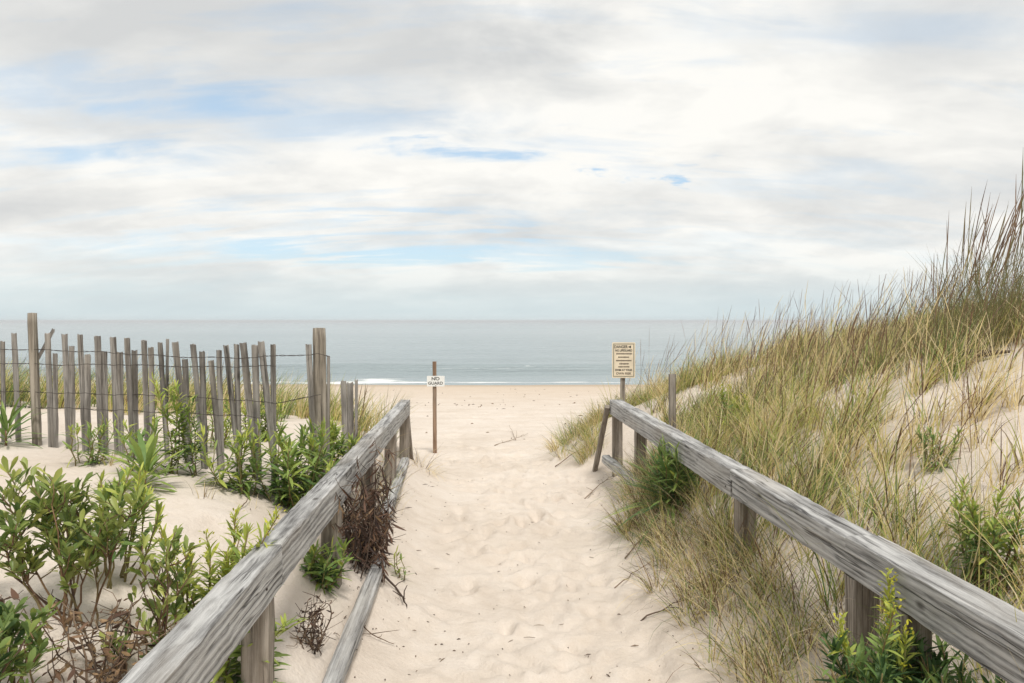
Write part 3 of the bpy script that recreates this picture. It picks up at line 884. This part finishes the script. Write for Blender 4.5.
def deadshrub(base, hgt, rad, nst, seed, label, group='dead plants', dens=16, tintc=.5, leafL=.045, name='dead_shrub', hang=.5, sy=1.0, wr=.34):
    r = np.random.default_rng(seed)
    base = np.array(base, float)
    root = thing(name, base, label, 'dead plant', group)
    sb_, lf = Buf(), Buf()
    P, D, Ls, Tn = [], [], [], []
    for s in range(nst):
        a = r.uniform(0, 2 * np.pi); q = rad * math.sqrt(r.uniform(.02, 1))
        tip = base + np.array([math.cos(a) * q, math.sin(a) * q * sy, hgt * r.uniform(.5 if sy < 2 else .2, 1)])
        b0 = base + np.array([r.normal(0, rad * .3), r.normal(0, rad * .3) * sy, -.03])
        pts = curve(b0, tip, .05, r, 9)
        tube(sb_, pts, np.linspace(.0042, .0014, 9), 4, r.uniform(.2, 1) if sy < 2 else r.uniform(.55, 1))
        for j in range(3):
            i = r.integers(3, 8); e = pts[i] + rdir(r, 1, .3)[0] * r.uniform(.05, .14)
            tube(sb_, curve(pts[i], e, .01, r, 4), [.002, .0017, .0013, .001], 4, r.uniform(.2, 1))
        if dens:
            t = r.uniform(.15, 1, dens) * 8; i = np.clip(t.astype(int), 0, 7)
            P.append(pts[i] + (pts[i + 1] - pts[i]) * (t - i)[:, None])
            d = rdir(r, dens, .1); d[:, 2] -= hang
            D.append(d); Ls.append(leafL * r.uniform(.5, 1.3, dens)); Tn.append(np.clip(tintc + r.normal(0, .32, dens), 0, 1))
    sb_.build('branches', M_TWIG, root)
    if P:
        P, D, Ls, Tn = map(np.concatenate, (P, D, Ls, Tn))
        leaves(lf, P, D, r.normal(0, 1, (len(P), 3)), Ls, Ls * wr, r.uniform(-.9, .9, len(P)), Tn, .45)
        lf.build('foliage', M_DEAD, root)
    return root

GS = 'leafy shrubs on the left dune'
# foreground left
def at(x, y): return Vector((x, y, height1(x, y)))
bayberry(at(-1.44, 2.62), .47, .29, 15, 1, 'large dark green bayberry bush with bare stems, foreground left', (-.06, .0), GS, .060, .44, .32, twigs=8)
bayberry(at(-1.11, 2.5), .45, .09, 8, 2, 'narrow upright bayberry sprig beside the left handrail foot', (-.02, .02), GS, .050, .2, .36)
bayberry(at(-1.34, 2.1), .25, .11, 10, 3, 'low dense bayberry bush cut by the bottom left corner', (0, 0), GS, .052, .3, .48)
goldenrod(at(-1.04, 2.82), .50, 11, .11, 4, 'bright yellow green goldenrod topped with buds behind the left handrail', .09, .16, .6, .25, 150, GS, tw=.17)
goldenrod(at(-1.50, 2.95), .40, 12, .18, 5, 'feathery pale green stems rising behind the large bayberry bush', .085, .38, 0, .35, 110, GS, tw=.19)
deadshrub(at(-1.2, 2.36), .30, .20, 26, 6, 'dry brown leafed twigs under the large bayberry bush', dens=14, tintc=.2, leafL=.03)
deadshrub(at(-1.5, 2.3), .20, .10, 9, 7, 'bare dark twigs sticking out of the sand left of the large bayberry bush', dens=3, tintc=.8)
# at the fence
rosette(G(145, 489), .27, 36, 8, 'spreading rosette of long green leaves on bare sand before the fence', GS, .42, .13)
goldenrod(G(172, 474), .55, 4, .06, 9, 'tallest bright green goldenrod spire against the fence', .095, .30, 0, .05, 150, GS, tw=.15)
goldenrod(G(194, 476), .44, 3, .05, 10, 'dark green goldenrod spire right of the tallest one at the fence', .085, .62, 0, .05, 160, GS, tw=.16)
goldenrod(G(138, 472), .30, 6, .09, 11, 'low bushy goldenrod behind the spreading rosette', .10, .42, 0, .05, 130, GS, tw=.16)
goldenrod(G(240, 492), .36, 11, .17, 12, 'low green goldenrod patch at the feet of the right hand pickets', .10, .42, 0, .05, 120, GS, tw=.16)
goldenrod(G(292, 508), .48, 19, .22, 13, 'big leafy goldenrod clump in front of the thick fence pole', .115, .40, 0, .05, 125, GS, tw=.17)
goldenrod(G(332, 490), .46, 14, .15, 14, 'leafy goldenrod between the thick fence pole and the left handrail', .11, .34, 0, .05, 125, GS, tw=.17)
rosette(G(6, 446), .26, 40, 15, 'spiky green plant at the left edge of the photo below the fence', GS, .6, .09)
goldenrod(at(-2.15, 5.6), .34, 12, .38, 50, 'loose pale green plants behind the middle of the slat fence', .09, .33, 0, .05, 110, GS, tw=.16)
goldenrod(at(-2.55, 4.75), .26, 8, .2, 51, 'small leafy plants before the fence left of the tallest goldenrod spire', .085, .45, 0, .05, 120, GS, tw=.16)
goldenrod(G(262, 440), .30, 12, .28, 16, 'pale green goldenrod growing behind the pickets left of the thick pole', .08, .34, 0, .05, 170, GS, tw=.22)
# under the left rail
goldenrod(G(322, 585), .20, 9, .12, 17, 'green leaf tuft under the left handrail beside the dead brown plant', .10, .45, 0, .05, 170, GS, tw=.2)
goldenrod(G(240, 690), .24, 8, .10, 18, 'green leaves under the nearest stretch of the left handrail', .11, .42, 0, .05, 150, GS, tw=.2)
deadshrub(Vector((XL(4.65) + .06, 4.55, height1(XL(4.6), 4.6))), .60, .15, 46, 19, 'dark brown withered plant clinging to the left handrail post', dens=28, tintc=.78, leafL=.075, hang=1.2, sy=5.0, wr=.15)
deadshrub(at(XL(3.35) + .0, 3.35), .22, .04, 14, 20, 'small blackened dead tuft beside the nearest left handrail post', dens=12, tintc=.98, leafL=.022, hang=-.6)
goldenrod(G(402, 578), .16, 3, .06, 21, 'small green sprig at the path edge right of the dead brown plant', .08, .35, 0, .3, 90, GS)
# right side
GR = 'leafy plants on the right dune'
rosette(G(672, 508), .46, 150, 22, 'dark green bushy tussock under the right handrail at the path edge', GR, .66, .04, 'leafy_tussock')
goldenrod(G(674, 506), .46, 22, .22, 23, 'dark leafy weeds growing through the tussock under the right handrail', .12, .70, 0, .05, 150, GR, tw=.12)
goldenrod(G(735, 438), .40, 4, .10, 24, 'pale feathery goldenrod on bare sand behind the right handrail', .07, .30, .5, .1, 240, GR, tw=.2)
goldenrod(at(1.15, 2.5), .60, 4, .05, 25, 'bright green budding goldenrod in front of the right handrail', .06, .24, .8, .1, 220, GR, tw=.22)
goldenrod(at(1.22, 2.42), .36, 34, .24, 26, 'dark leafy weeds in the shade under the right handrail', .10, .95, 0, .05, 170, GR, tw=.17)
goldenrod(G(985, 588), .36, 9, .15, 27, 'fresh green goldenrod behind the near end of the right handrail', .07, .32, 0, .1, 220, GR, tw=.2)
goldenrod(G(935, 470), .20, 6, .12, 28, 'low blue green weed on the sandy slope of the right dune', .06, .6, 0, .1, 180, GR)

# ------------------------------------------------------------------ grass
def seed_clumps(n, x0, x1, y0, y1, keep):
    X = rng.uniform(x0, x1, n); Y = rng.uniform(y0, y1, n)
    k = keep(X, Y) > rng.uniform(0, 1, n)
    return X[k], Y[k]

def grassy(buf, X, Y, per, H, tint_c, tint_s=.17, spread=.05, width=.0045, lean=.28, droop=.9, wind=(0.5, .25), seg=5, dead=.15):
    """clumps of arching blades rooted at X, Y"""
    n = len(X)
    cnt = rng.poisson(per, n) + 2
    ci = np.repeat(np.arange(n), cnt); m = len(ci)
    cH = H * rng.uniform(.65, 1.2, n); uu = rng.uniform(0, 1, n)
    cT = np.where(uu < .12, .84, np.where(uu < .36, .64, np.where(uu > .72, .16, tint_c))) + rng.normal(0, .13, n) + .5 * fbm(X * .9, Y * .9, 66, 2)
    a = rng.uniform(0, 2 * np.pi, m); q = spread * np.sqrt(rng.uniform(0, 1, m))
    bx = X[ci] + np.cos(a) * q; by = Y[ci] + np.sin(a) * q
    bz = height(bx, by) - .01
    ln = np.abs(rng.normal(lean, lean * .6, m))
    az = a + rng.normal(0, .5, m)
    hx = np.cos(az) * ln + wind[0] * .3; hy = np.sin(az) * ln + wind[1] * .3
    az = np.arctan2(hy, hx); ln = np.hypot(hx, hy)
    h = cH[ci] * rng.uniform(.45, 1.1, m)
    tn = cT[ci] + rng.normal(0, tint_s, m)
    dd = rng.uniform(0, 1, m) < dead
    tn[dd] = rng.choice([0.02, .12, .90, .94, .98], dd.sum()) if dd.any() else tn[dd]
    tn = np.where(dd, tn, np.clip(tn, 0.05, .86))
    dr = np.abs(rng.normal(droop, droop * .5, m))
    dist = np.hypot(bx, by)
    blades(buf, np.stack([bx, by, bz], 1), h, az, ln, dr, width * rng.uniform(.6, 1.2, m) * (1 + .06 * np.clip(dist - 4, 0, 20)), tn, seg)

BARE = [(G(985, 372), .22), ] + [(G(px, py), r) for px, py, r in ((905, 415, .34), (1000, 385, .42), (1010, 440, .40), (870, 470, .26), (925, 500, .22), (1015, 520, .25),
                                         (700, 400, .24), (725, 385, .3), (765, 395, .22), (840, 420, .16), (640, 350, .3))]
def bare(X, Y):
    m = 1 - .97 * ((np.abs(X - 1.28) < .24) & (Y < 9.75) & (Y > 8.3))
    for p, r in BARE:
        m *= 1 - (.62 if r != .22 else .95) * np.exp(-(((X - p.x) ** 2 + ((Y - p.y) * .7) ** 2) / (r * .75) ** 2) ** 1.5)
    return m

gr = Buf()
# the body of the right dune
def keep_r(X, Y):
    s = X - right_edge(Y)
    inside = np.clip((s - .12) / .12, 0, 1)
    nn = np.clip(.42 + 2.6 * fbm(X * 2.0, Y * 2.0, 77, 3), .08, 1)
    return inside * nn * bare(X, Y)
X, Y = seed_clumps(3200, 1.0, 9.5, 1.6, 13.0, keep_r)
near = Y < 6
grassy(gr, X[near], Y[near], 26, .46, .44, tint_s=.16, dead=.28, width=.0072, spread=.06, droop=.75, lean=.24)
grassy(gr, X[~near], Y[~near], 24, .46, .36, tint_s=.16, dead=.3, width=.0075, spread=.07, droop=.7, lean=.22)
# thick band along the crest against the sky
def keep_c(X, Y):
    s = X - right_edge(Y)
    return np.clip((s - .9) / .8, 0, 1) * np.clip((Y - 5.8) / 1.2, 0, 1) * bare(X, Y)
X, Y = seed_clumps(1200, 1.4, 9, 6, 11, keep_c)
grassy(gr, X, Y, 17, .44, .25, lean=.16, droop=.5, dead=.35, width=.006)
# behind the rail, close: long straws
def keep_n(X, Y):
    s = X - right_edge(Y)
    return np.clip((s - .15) / .1, 0, 1) * np.clip((1.1 - s) / .4, 0, 1) * bare(X, Y)
X, Y = seed_clumps(950, 1.0, 3.4, 2.0, 8.5, keep_n)
grassy(gr, X, Y, 17, .46, .45, droop=1.0, dead=.25, width=.0062)
# bank between path and right rail
def keep_b(X, Y):
    s = X - right_edge(Y)
    return np.clip((s + np.where(Y > 4.6, .24, .31) + .2 * fbm(X * 3, Y * 1.5, 55, 2)) / .12, 0, 1) * np.clip(.9 + 1.8 * fbm(X * 2.2, Y * 2.2, 59, 2), .3, 1) * np.clip((.2 - s) / .08, 0, 1) * np.clip((7.6 - Y) / .4, 0, 1)
X, Y = seed_clumps(1700, .5, 1.7, 2.0, 8.0, keep_b)
grassy(gr, X, Y, 15, .40, .52, tint_s=.3, droop=1.0, lean=.4, wind=(-.4, -.3), dead=.5, width=.005)
# low dune nose at the far end of the right rail
def keep_f(X, Y):
    s = X - right_edge(Y)
    return np.clip((s + .3) / .15, 0, 1) * np.clip((1.5 - s) / .5, 0, 1) * np.clip((Y - 8.75) / .3, 0, 1) * np.clip((11.4 - Y) / 1, 0, 1) * bare(X, Y)
X, Y = seed_clumps(420, .4, 3.0, 8.7, 11.4, keep_f)
grassy(gr, X, Y, 24, .38, .40, droop=1.0, wind=(-.5, -.2), dead=.2)
def keep_s(X, Y):
    s = X - right_edge(Y)
    return np.clip((s - .3) / .5, 0, 1)
X, Y = seed_clumps(2000, 1.3, 8, 3.0, 10.5, keep_s)
n = len(X)
blades(gr, np.stack([X, Y, height(X, Y) - .02], 1), rng.uniform(.5, .95, n), rng.normal(.4, .7, n), np.abs(rng.normal(.15, .12, n)), np.abs(rng.normal(.35, .25, n)), .0048,
       rng.choice([.06, .2, .90, .94], n), 6, wprof=lambda t: .6 if t < .7 else (1.1 if t < .9 else .4), tip_tint=rng.choice([.15, .93, .97], n))
go = gr.build('dune_grass', M_GRASS)
tag(go, 'straw and green beach grass covering the right dune up to the skyline', 'grass', kind='stuff')

gl = Buf()
def keep_l(X, Y):
    s = left_edge(Y) - X
    nn = np.clip(.7 + 1.2 * fbm(X * 1.2, Y * 1.2, 88, 3), .1, 1)
    return nn * np.clip((-1.75 - X) / .3, .3, 1) * np.clip((s - .12) / .2, 0, 1) * np.clip((Y - 6.9 + .25 * fbm(X * 1.5, Y, 4, 2)) / .3, 0, 1) * np.clip((10.2 - Y) / 1.0, 0, 1)
X, Y = seed_clumps(1300, -9, -1.0, 6.6, 10.4, keep_l)
grassy(gl, X, Y, 22, .50, .42, lean=.2, droop=.6, dead=.15, width=.006)
# a few straws by the rail
def keep_l2(X, Y):
    s = left_edge(Y) - X
    return np.clip((s + .06) / .05, 0, 1) * np.clip((.45 - s) / .1, 0, 1)
X, Y = seed_clumps(60, -2, -.8, 5.2, 8.6, keep_l2)
grassy(gl, X, Y, 12, .34, .32, droop=.9, dead=.35)
tag(gl.build('dune_grass', M_GRASS), 'yellow green beach grass along the crest behind the slat fence', 'grass', kind='stuff')

# tall seed-headed reeds against the sky, top right
def reeds(name, spots, label, tall, cat='reeds', group='tall reed clumps', droop=.35, azm=.25):
    P = np.array([(p.x, p.y, p.z - .03) for p in spots])
    root = thing(name, P.mean(0), label, cat, group)
    b = Buf(); n = len(P)
    hs = np.asarray(tall) * rng.uniform(.6, 1.08, n)
    blades(b, P, hs, rng.normal(azm, .55, n), np.abs(rng.normal(.13, .10, n)), np.abs(rng.normal(droop, .2, n)), .0062, rng.uniform(.25, .75, n), 8,
           wprof=lambda t: .55 if t < .62 else (1.25 if t < .88 else (.8 if t < .96 else .2)), tip_tint=rng.uniform(.6, 1, n))
    m = n * 6
    i = rng.integers(0, n, m)
    a = rng.uniform(0, 6.28, m)
    blades(b, P[i] + np.stack([np.cos(a) * .04, np.sin(a) * .04, np.zeros(m)], 1), hs[i] * rng.uniform(.3, .75, m), a, np.abs(rng.normal(.15, .1, m)), np.abs(rng.normal(.4, .3, m)), .006, rng.uniform(.2, .75, m), 5)
    b.build('foliage', M_REED, root)
    return root
def spots(n, px0, px1, d0, d1):
    out = []
    for _ in range(n):
        px = rng.uniform(px0, px1); d = rng.uniform(d0, d1)
        x = (px - 512) / F * d
        out.append(Vector((x, d, height1(x, d))))
    return out
sp = spots(150, 925, 1065, 5.6, 7.2)
tall = [np.interp((p.x / p.y) * F + 512, [925, 960, 1000, 1040], [.9, 1.42, 1.44, 1.32]) for p in sp]
reeds('reed_clump', sp, 'tallest dark seed headed reeds at the right edge against the sky', tall)
sp = spots(40, 870, 935, 6.0, 7.4)
reeds('reed_clump', sp, 'thinner reeds left of the tallest clump, leaning over the dune crest', [np.interp((p.x / p.y) * F + 512, [880, 935], [.6, 1.05]) for p in sp])
sp = spots(80, 740, 885, 6.6, 9)
reeds('reed_clump', sp, 'sparse lower seed stalks along the middle of the dune crest', [.75 for p in sp], droop=.5)
sp = [W(352 + q * 2.2, 415, 7.3) for q in range(5)]
for p in sp: p.z = height1(p.x, p.y)
reeds('reed_clump', sp, 'few thin pale stalks standing beside the broken picket bundle', [.62] * 5, droop=.12)

# tufts one can point at
def tuft(px, py, n, H, tintc, label, spread=.06, wind=(0, 0), droop=1.0, dead=.25, lean=.35):
    p = G(px, py)
    root = thing('grass_tuft', p, label, 'grass tuft', 'single grass tufts on bare sand')
    b = Buf()
    grassy(b, np.array([p.x]), np.array([p.y]), n, H, tintc, spread=spread, droop=droop, lean=lean, wind=wind, dead=dead)
    b.build('foliage', M_GRASS, root)
tuft(425, 470, 60, .30, .20, 'straw tuft spilling onto the path at the far end of the left handrail', .12, (1.6, -.5), 1.2, .6, .5)
tuft(590, 452, 120, .42, .46, 'greenest grass tuft at the dune foot before the far right handrail', .16, (-.3, 0), .9, .15)
tuft(556, 448, 70, .30, .38, 'outermost grass tuft of the low dune nose by the open sand', .12, (-.8, 0), 1.0, .25, .5)
tuft(108, 466, 16, .22, .25, 'thin straw tuft on the sand left of the spreading rosette', .03, (0, 0), .6, .4)
tuft(203, 497, 14, .12, .08, 'tiny dry straw tuft on bare sand below the pickets', .05, (0, 0), .5, .7)
tuft(247, 508, 8, .13, .1, 'few dry stalks on the sand slope below the low goldenrod patch', .05, (0, 0), .4, .7)
tuft(735, 560, 40, .34, .62, 'blue green tuft hanging before the middle post of the right handrail', .08, (-.4, -.2), 1.0, .2)
tuft(855, 432, 110, .46, .82, 'dark green grass tussock in the middle of the sandy right slope', .14, (.2, 0), .7, .1)
tuft(968, 548, 70, .46, .62, 'fresh green grass tuft beside the goldenrod behind the near right handrail', .10, (.2, 0), .8, .12)
tuft(800, 640, 60, .32, .6, 'green tuft on the sandy bank at the bottom, right of the path', .12, (-.4, -.2), 1.1, .3)

# ------------------------------------------------------------------ driftwood, twigs, litter
b = Buf()
p = G(985, 358); d0 = p.y - .12
d0 = p.y
def on_sand(px, d, up):
    x = (px - 512) / F * d
    return Vector((x, d, height1(x, d) + up))
pts = [on_sand(955, d0 + .02, .09), on_sand(970, d0 - .03, .07), on_sand(986, d0 - .08, .05), on_sand(1010, d0 - .12, .02)]
tube(b, pts, [.014, .036, .024, .010], 8, .9)
dw = thing('driftwood', (p.x, p.y, height1(p.x, p.y)), 'dark weathered piece of driftwood caught in the grass at the right dune crest', 'driftwood')
b.build('trunk', M_TWIG, dw)

def twig(pxs, label, r0=.006, seed=0, fork=True, tintc=.5, lift=.01):
    rr_ = np.random.default_rng(seed)
    P = []
    for (px, py, up) in pxs:
        g = G(px, py); P.append((g.x, g.y, g.z + lift + up))
    P = np.array(P)
    t = np.linspace(0, 1, len(P)); tt = np.linspace(0, 1, 9)
    C = np.stack([np.interp(tt, t, P[:, i]) for i in range(3)], 1) + rr_.normal(0, .004, (9, 3))
    b = Buf(); tube(b, C, np.linspace(r0, r0 * .4, 9), 5, tintc)
    if fork:
        for k in range(3):
            i = rr_.integers(2, 7); e = C[i] + np.array([rr_.normal(0, .08), rr_.normal(0, .08), abs(rr_.normal(0, .04))])
            tube(b, [C[i], (C[i] + e) / 2 + rr_.normal(0, .006, 3), e], [r0 * .5, r0 * .4, r0 * .25], 4, tintc)
    o = b.build('twig', M_TWIG)
    tag(o, label, 'twig', 'twigs on the sand')
twig([(380, 576, .02), (400, 596, .01), (409, 613, 0)], 'dark twig with a knob fallen beside the left lower rail', .008, 1, tintc=.9)
twig([(356, 622, 0), (372, 640, .01), (395, 650, 0)], 'thin curved twig on sand by the nearest left lower rail', .004, 2)
twig([(494, 446, 0), (512, 441, .01), (528, 435, .01)], 'long pale twig lying across the far end of the path', .006, 3, tintc=.15)
twig([(516, 441, 0), (509, 430, .08)], 'short twig poking up from the far end of the path', .005, 4, False, .2)
twig([(615, 590, 0), (632, 578, .01), (652, 565, .02)], 'thin reddish root lying at the right edge of the path', .004, 5, tintc=.4)
twig([(640, 622, 0), (668, 612, .01), (685, 604, .02)], 'dark root strand trailing from the right bank', .005, 6, tintc=.7)
twig([(625, 560, 0), (640, 545, .02), (655, 530, .03)], 'bent dry stalk below the dark green tussock', .005, 7, tintc=.5)
twig([(3, 502, 0), (15, 492, .01)], 'dark twig on bare sand near the left edge of the photo', .006, 8, False, .7)
twig([(233, 519, 0), (250, 503, .015)], 'slanting grey twig on the sand slope above the left handrail', .005, 9, False, .5)
twig([(585, 500, 0), (600, 487, .02), (612, 480, .03)], 'reddish stalks at the foot of the far right brace', .005, 10, tintc=.4)
twig([(555, 468, 0), (575, 455, .02), (592, 447, .03)], 'brown roots under the outermost grass tuft', .006, 11, tintc=.4)

b = Buf()
rr_ = np.random.default_rng(33)
for k in range(420):
    y = rr_.uniform(2.8, 8.5) if k % 3 else rr_.uniform(2.8, 4.5)
    le, re = float(left_edge(y)), float(right_edge(y))
    u = rr_.uniform(0, 1)
    if k % 2: u = rr_.choice([rr_.beta(1, 5), 1 - rr_.beta(1, 4)])
    x = le + (re - le) * u
    z = height1(x, y) + .002
    a = rr_.uniform(0, 6.28); l = rr_.uniform(.006, .022) if k % 5 else rr_.uniform(.03, .06)
    tube(b, [(x, y, z), (x + math.cos(a) * l * .5, y + math.sin(a) * l * .5, z + .003), (x + math.cos(a) * l, y + math.sin(a) * l, z + .001)],
         [.001, rr_.uniform(.0015, .0038), .001], 4, rr_.uniform(.3, 1))
for k in range(150):                                    # wrack on the open beach
    y = rr_.choice([rr_.normal(27, 1.2), rr_.uniform(11, 44)]); x = rr_.uniform(-9, 7) * y / 25
    if height1(x, y) > base_z(y) + .25: continue
    z = height1(x, y) + .004; a = rr_.uniform(0, 6.28); l = rr_.uniform(.04, .14)
    tube(b, [(x, y, z), (x + math.cos(a) * l * .5, y + math.sin(a) * l * .5, z + .012), (x + math.cos(a) * l, y + math.sin(a) * l, z + .002)], [.004, rr_.uniform(.008, .018), .004], 4, rr_.uniform(.1, .8))
tag(b.build('plant_litter', M_TWIG), 'tiny dark scraps of plant litter scattered over the sand path and beach', 'litter', kind='stuff')

# ------------------------------------------------------------------ light and sky
SUN_EL, SUN_AZ = R(60), R(160)          # azimuth measured from +Y (sea) towards +X
sun_dir = Vector((math.sin(SUN_AZ) * math.cos(SUN_EL), math.cos(SUN_AZ) * math.cos(SUN_EL), math.sin(SUN_EL)))
sd_ = bpy.data.lights.new('sun', 'SUN'); sd_.energy = 1.5; sd_.angle = R(11); sd_.color = (1, .95, .88)
so = bpy.data.objects.new('sun', sd_); COL.objects.link(so)
so.rotation_euler = sun_dir.to_track_quat('Z', 'Y').to_euler()

world = bpy.data.worlds.new('World'); scene.world = world; world.use_nodes = True
nt = world.node_tree
for n in list(nt.nodes): nt.nodes.remove(n)
L = nt.links.new
out = nt.nodes.new('ShaderNodeOutputWorld'); bg = nt.nodes.new('ShaderNodeBackground')
bg.inputs['Strength'].default_value = .1
L(bg.outputs[0], out.inputs[0])
sky = nt.nodes.new('ShaderNodeTexSky'); sky.sky_type = 'NISHITA'; sky.sun_disc = False
sky.sun_elevation = SUN_EL; sky.sun_rotation = SUN_AZ; sky.air_density = 1.0; sky.dust_density = .6; sky.ozone_density = 1.2
tc = nt.nodes.new('ShaderNodeTexCoord')
sep = nt.nodes.new('ShaderNodeSeparateXYZ'); L(tc.outputs['Generated'], sep.inputs[0])
x, y, z = sep.outputs
zc = math_(nt, 'ADD', math_(nt, 'MAXIMUM', z, 0.0), .26)
pu = math_(nt, 'DIVIDE', x, zc); pv = math_(nt, 'DIVIDE', y, zc)
cb = nt.nodes.new('ShaderNodeCombineXYZ'); L(pu, cb.inputs[0]); L(pv, cb.inputs[1])
pl = cb.outputs[0]
n_big = noise(nt, mapping(nt, pl, (1.2, 1.6, 1), (3.1, 1.2, 0)), 1.0, 5, .55, .3)
n_fine = noise(nt, mapping(nt, pl, (3.4, 4.6, 1), (0, 4, 0)), 1.0, 7, .60, .35)
n_str = noise(nt, mapping(nt, pl, (1.6, 7, 1), (7, 2, 0)), 1.0, 6, .6, .3)
# breaks in the cloud, at fixed bearings over the sea
yc = math_(nt, 'MAXIMUM', y, .15)
ta = math_(nt, 'DIVIDE', x, yc); tb = math_(nt, 'DIVIDE', z, yc)
wx = math_(nt, 'MULTIPLY', math_(nt, 'SUBTRACT', n_fine, .5), .55); wy = math_(nt, 'MULTIPLY', math_(nt, 'SUBTRACT', n_str, .5), .12)
ta = math_(nt, 'ADD', ta, wx); tb = math_(nt, 'ADD', tb, wy)
tot = None
for (px, py, sx, sy, a) in [(215, 106, 120, 17, .9), (330, 125, 110, 17, .55), (120, 78, 80, 12, .5), (85, 158, 90, 12, .8), (500, 153, 46, 6, .95), (655, 175, 17, 7, 1.0), (380, 252, 230, 10, 1.0), (230, 242, 70, 6, .6),
                            (560, 258, 90, 8, .7), (430, 216, 110, 6, .6), (810, 185, 110, 9, .3), (900, 30, 130, 16, .4), (30, 90, 90, 14, .5), (780, 240, 160, 8, .25), (100, 285, 140, 6, .35)]:
    dx = math_(nt, 'MULTIPLY', math_(nt, 'SUBTRACT', ta, (px - 512) / F), F / sx)
    dy = math_(nt, 'MULTIPLY', math_(nt, 'SUBTRACT', tb, (321 - py) / F), F / sy)
    e = math_(nt, 'ADD', math_(nt, 'MULTIPLY', dx, dx), math_(nt, 'MULTIPLY', dy, dy))
    g = math_(nt, 'MULTIPLY', math_(nt, 'EXPONENT', math_(nt, 'MULTIPLY', e, -.65)), a * .92)
    tot = g if tot is None else math_(nt, 'MAXIMUM', tot, g)
# cloud brightness: heavier bank overhead, brightest where the sun sits behind it
br = math_(nt, 'ADD', math_(nt, 'MULTIPLY', n_big, .68), math_(nt, 'MULTIPLY', n_fine, .32))
for (px, py, sx, sy, a) in [(430, 55, 190, 45, -.085), (120, 30, 150, 40, -.03), (640, 20, 110, 40, .07), (760, 120, 200, 60, .03), (140, 240, 120, 12, .04), (470, 262, 140, 6, .05)]:
    dx = math_(nt, 'MULTIPLY', math_(nt, 'SUBTRACT', ta, (px - 512) / F), F / sx)
    dy = math_(nt, 'MULTIPLY', math_(nt, 'SUBTRACT', tb, (321 - py) / F), F / sy)
    e = math_(nt, 'ADD', math_(nt, 'MULTIPLY', dx, dx), math_(nt, 'MULTIPLY', dy, dy))
    br = math_(nt, 'ADD', br, math_(nt, 'MULTIPLY', math_(nt, 'EXPONENT', math_(nt, 'MULTIPLY', e, -.9)), a))
K = 5.6
cl = ramp(nt, br, [(.33, (.66 * K, .67 * K, .67 * K)), (.46, (.80 * K, .80 * K, .78 * K)), (.58, (.98 * K, .965 * K, .92 * K))])
thin = nt.nodes.new('ShaderNodeMapRange'); thin.inputs[1].default_value = .54; thin.inputs[2].default_value = .76; thin.inputs[4].default_value = .5
L(n_str, thin.inputs[0])
brk = math_(nt, 'MAXIMUM', tot, thin.outputs[0], clamp=True)
blue = mixc(nt, .62, sky.outputs[0], (.44 * K, .62 * K, .78 * K))
col = mixc(nt, brk, cl, blue)
# pale haze low over the sea
hz = nt.nodes.new('ShaderNodeMapRange'); hz.interpolation_type = 'SMOOTHSTEP'
hz.inputs[1].default_value = .0; hz.inputs[2].default_value = .088; hz.inputs[3].default_value = .85; hz.inputs[4].default_value = 0
L(z, hz.inputs[0])
col = mixc(nt, hz.outputs[0], col, (.625 * K, .735 * K, .765 * K))
L(col, bg.inputs['Color'])

# ------------------------------------------------------------------ sea air
me = bpy.data.meshes.new('haze')
bx = [(x, y, z) for z in (-9.2, 3.8) for y in (-9500.0, 17000.0) for x in (-13000.0, 13000.0)]
me.from_pydata(bx, [], [(0, 2, 3, 1), (4, 5, 7, 6), (0, 1, 5, 4), (2, 6, 7, 3), (0, 4, 6, 2), (1, 3, 7, 5)])
hm, hnt, hout = newmat('sea_haze')
pv_ = N(hnt, 'ShaderNodeVolumePrincipled')
pv_.inputs['Color'].default_value = (.93, .96, 1, 1); pv_.inputs['Density'].default_value = 5e-4
hnt.links.new(pv_.outputs[0], hout.inputs['Volume'])
me.materials.append(hm)
ho = bpy.data.objects.new('haze', me); COL.objects.link(ho)
tag(ho, 'thin pale sea haze softening the far water and horizon', kind='stuff')

# ------------------------------------------------------------------ render settings
scene.view_settings.view_transform = 'Standard'
scene.view_settings.look = 'None'
scene.view_settings.gamma = 1
scene.view_settings.use_curve_mapping = False
scene.view_settings.exposure = .87
scene.render.engine = 'CYCLES'
scene.cycles.max_bounces = 5
scene.cycles.use_denoising = True
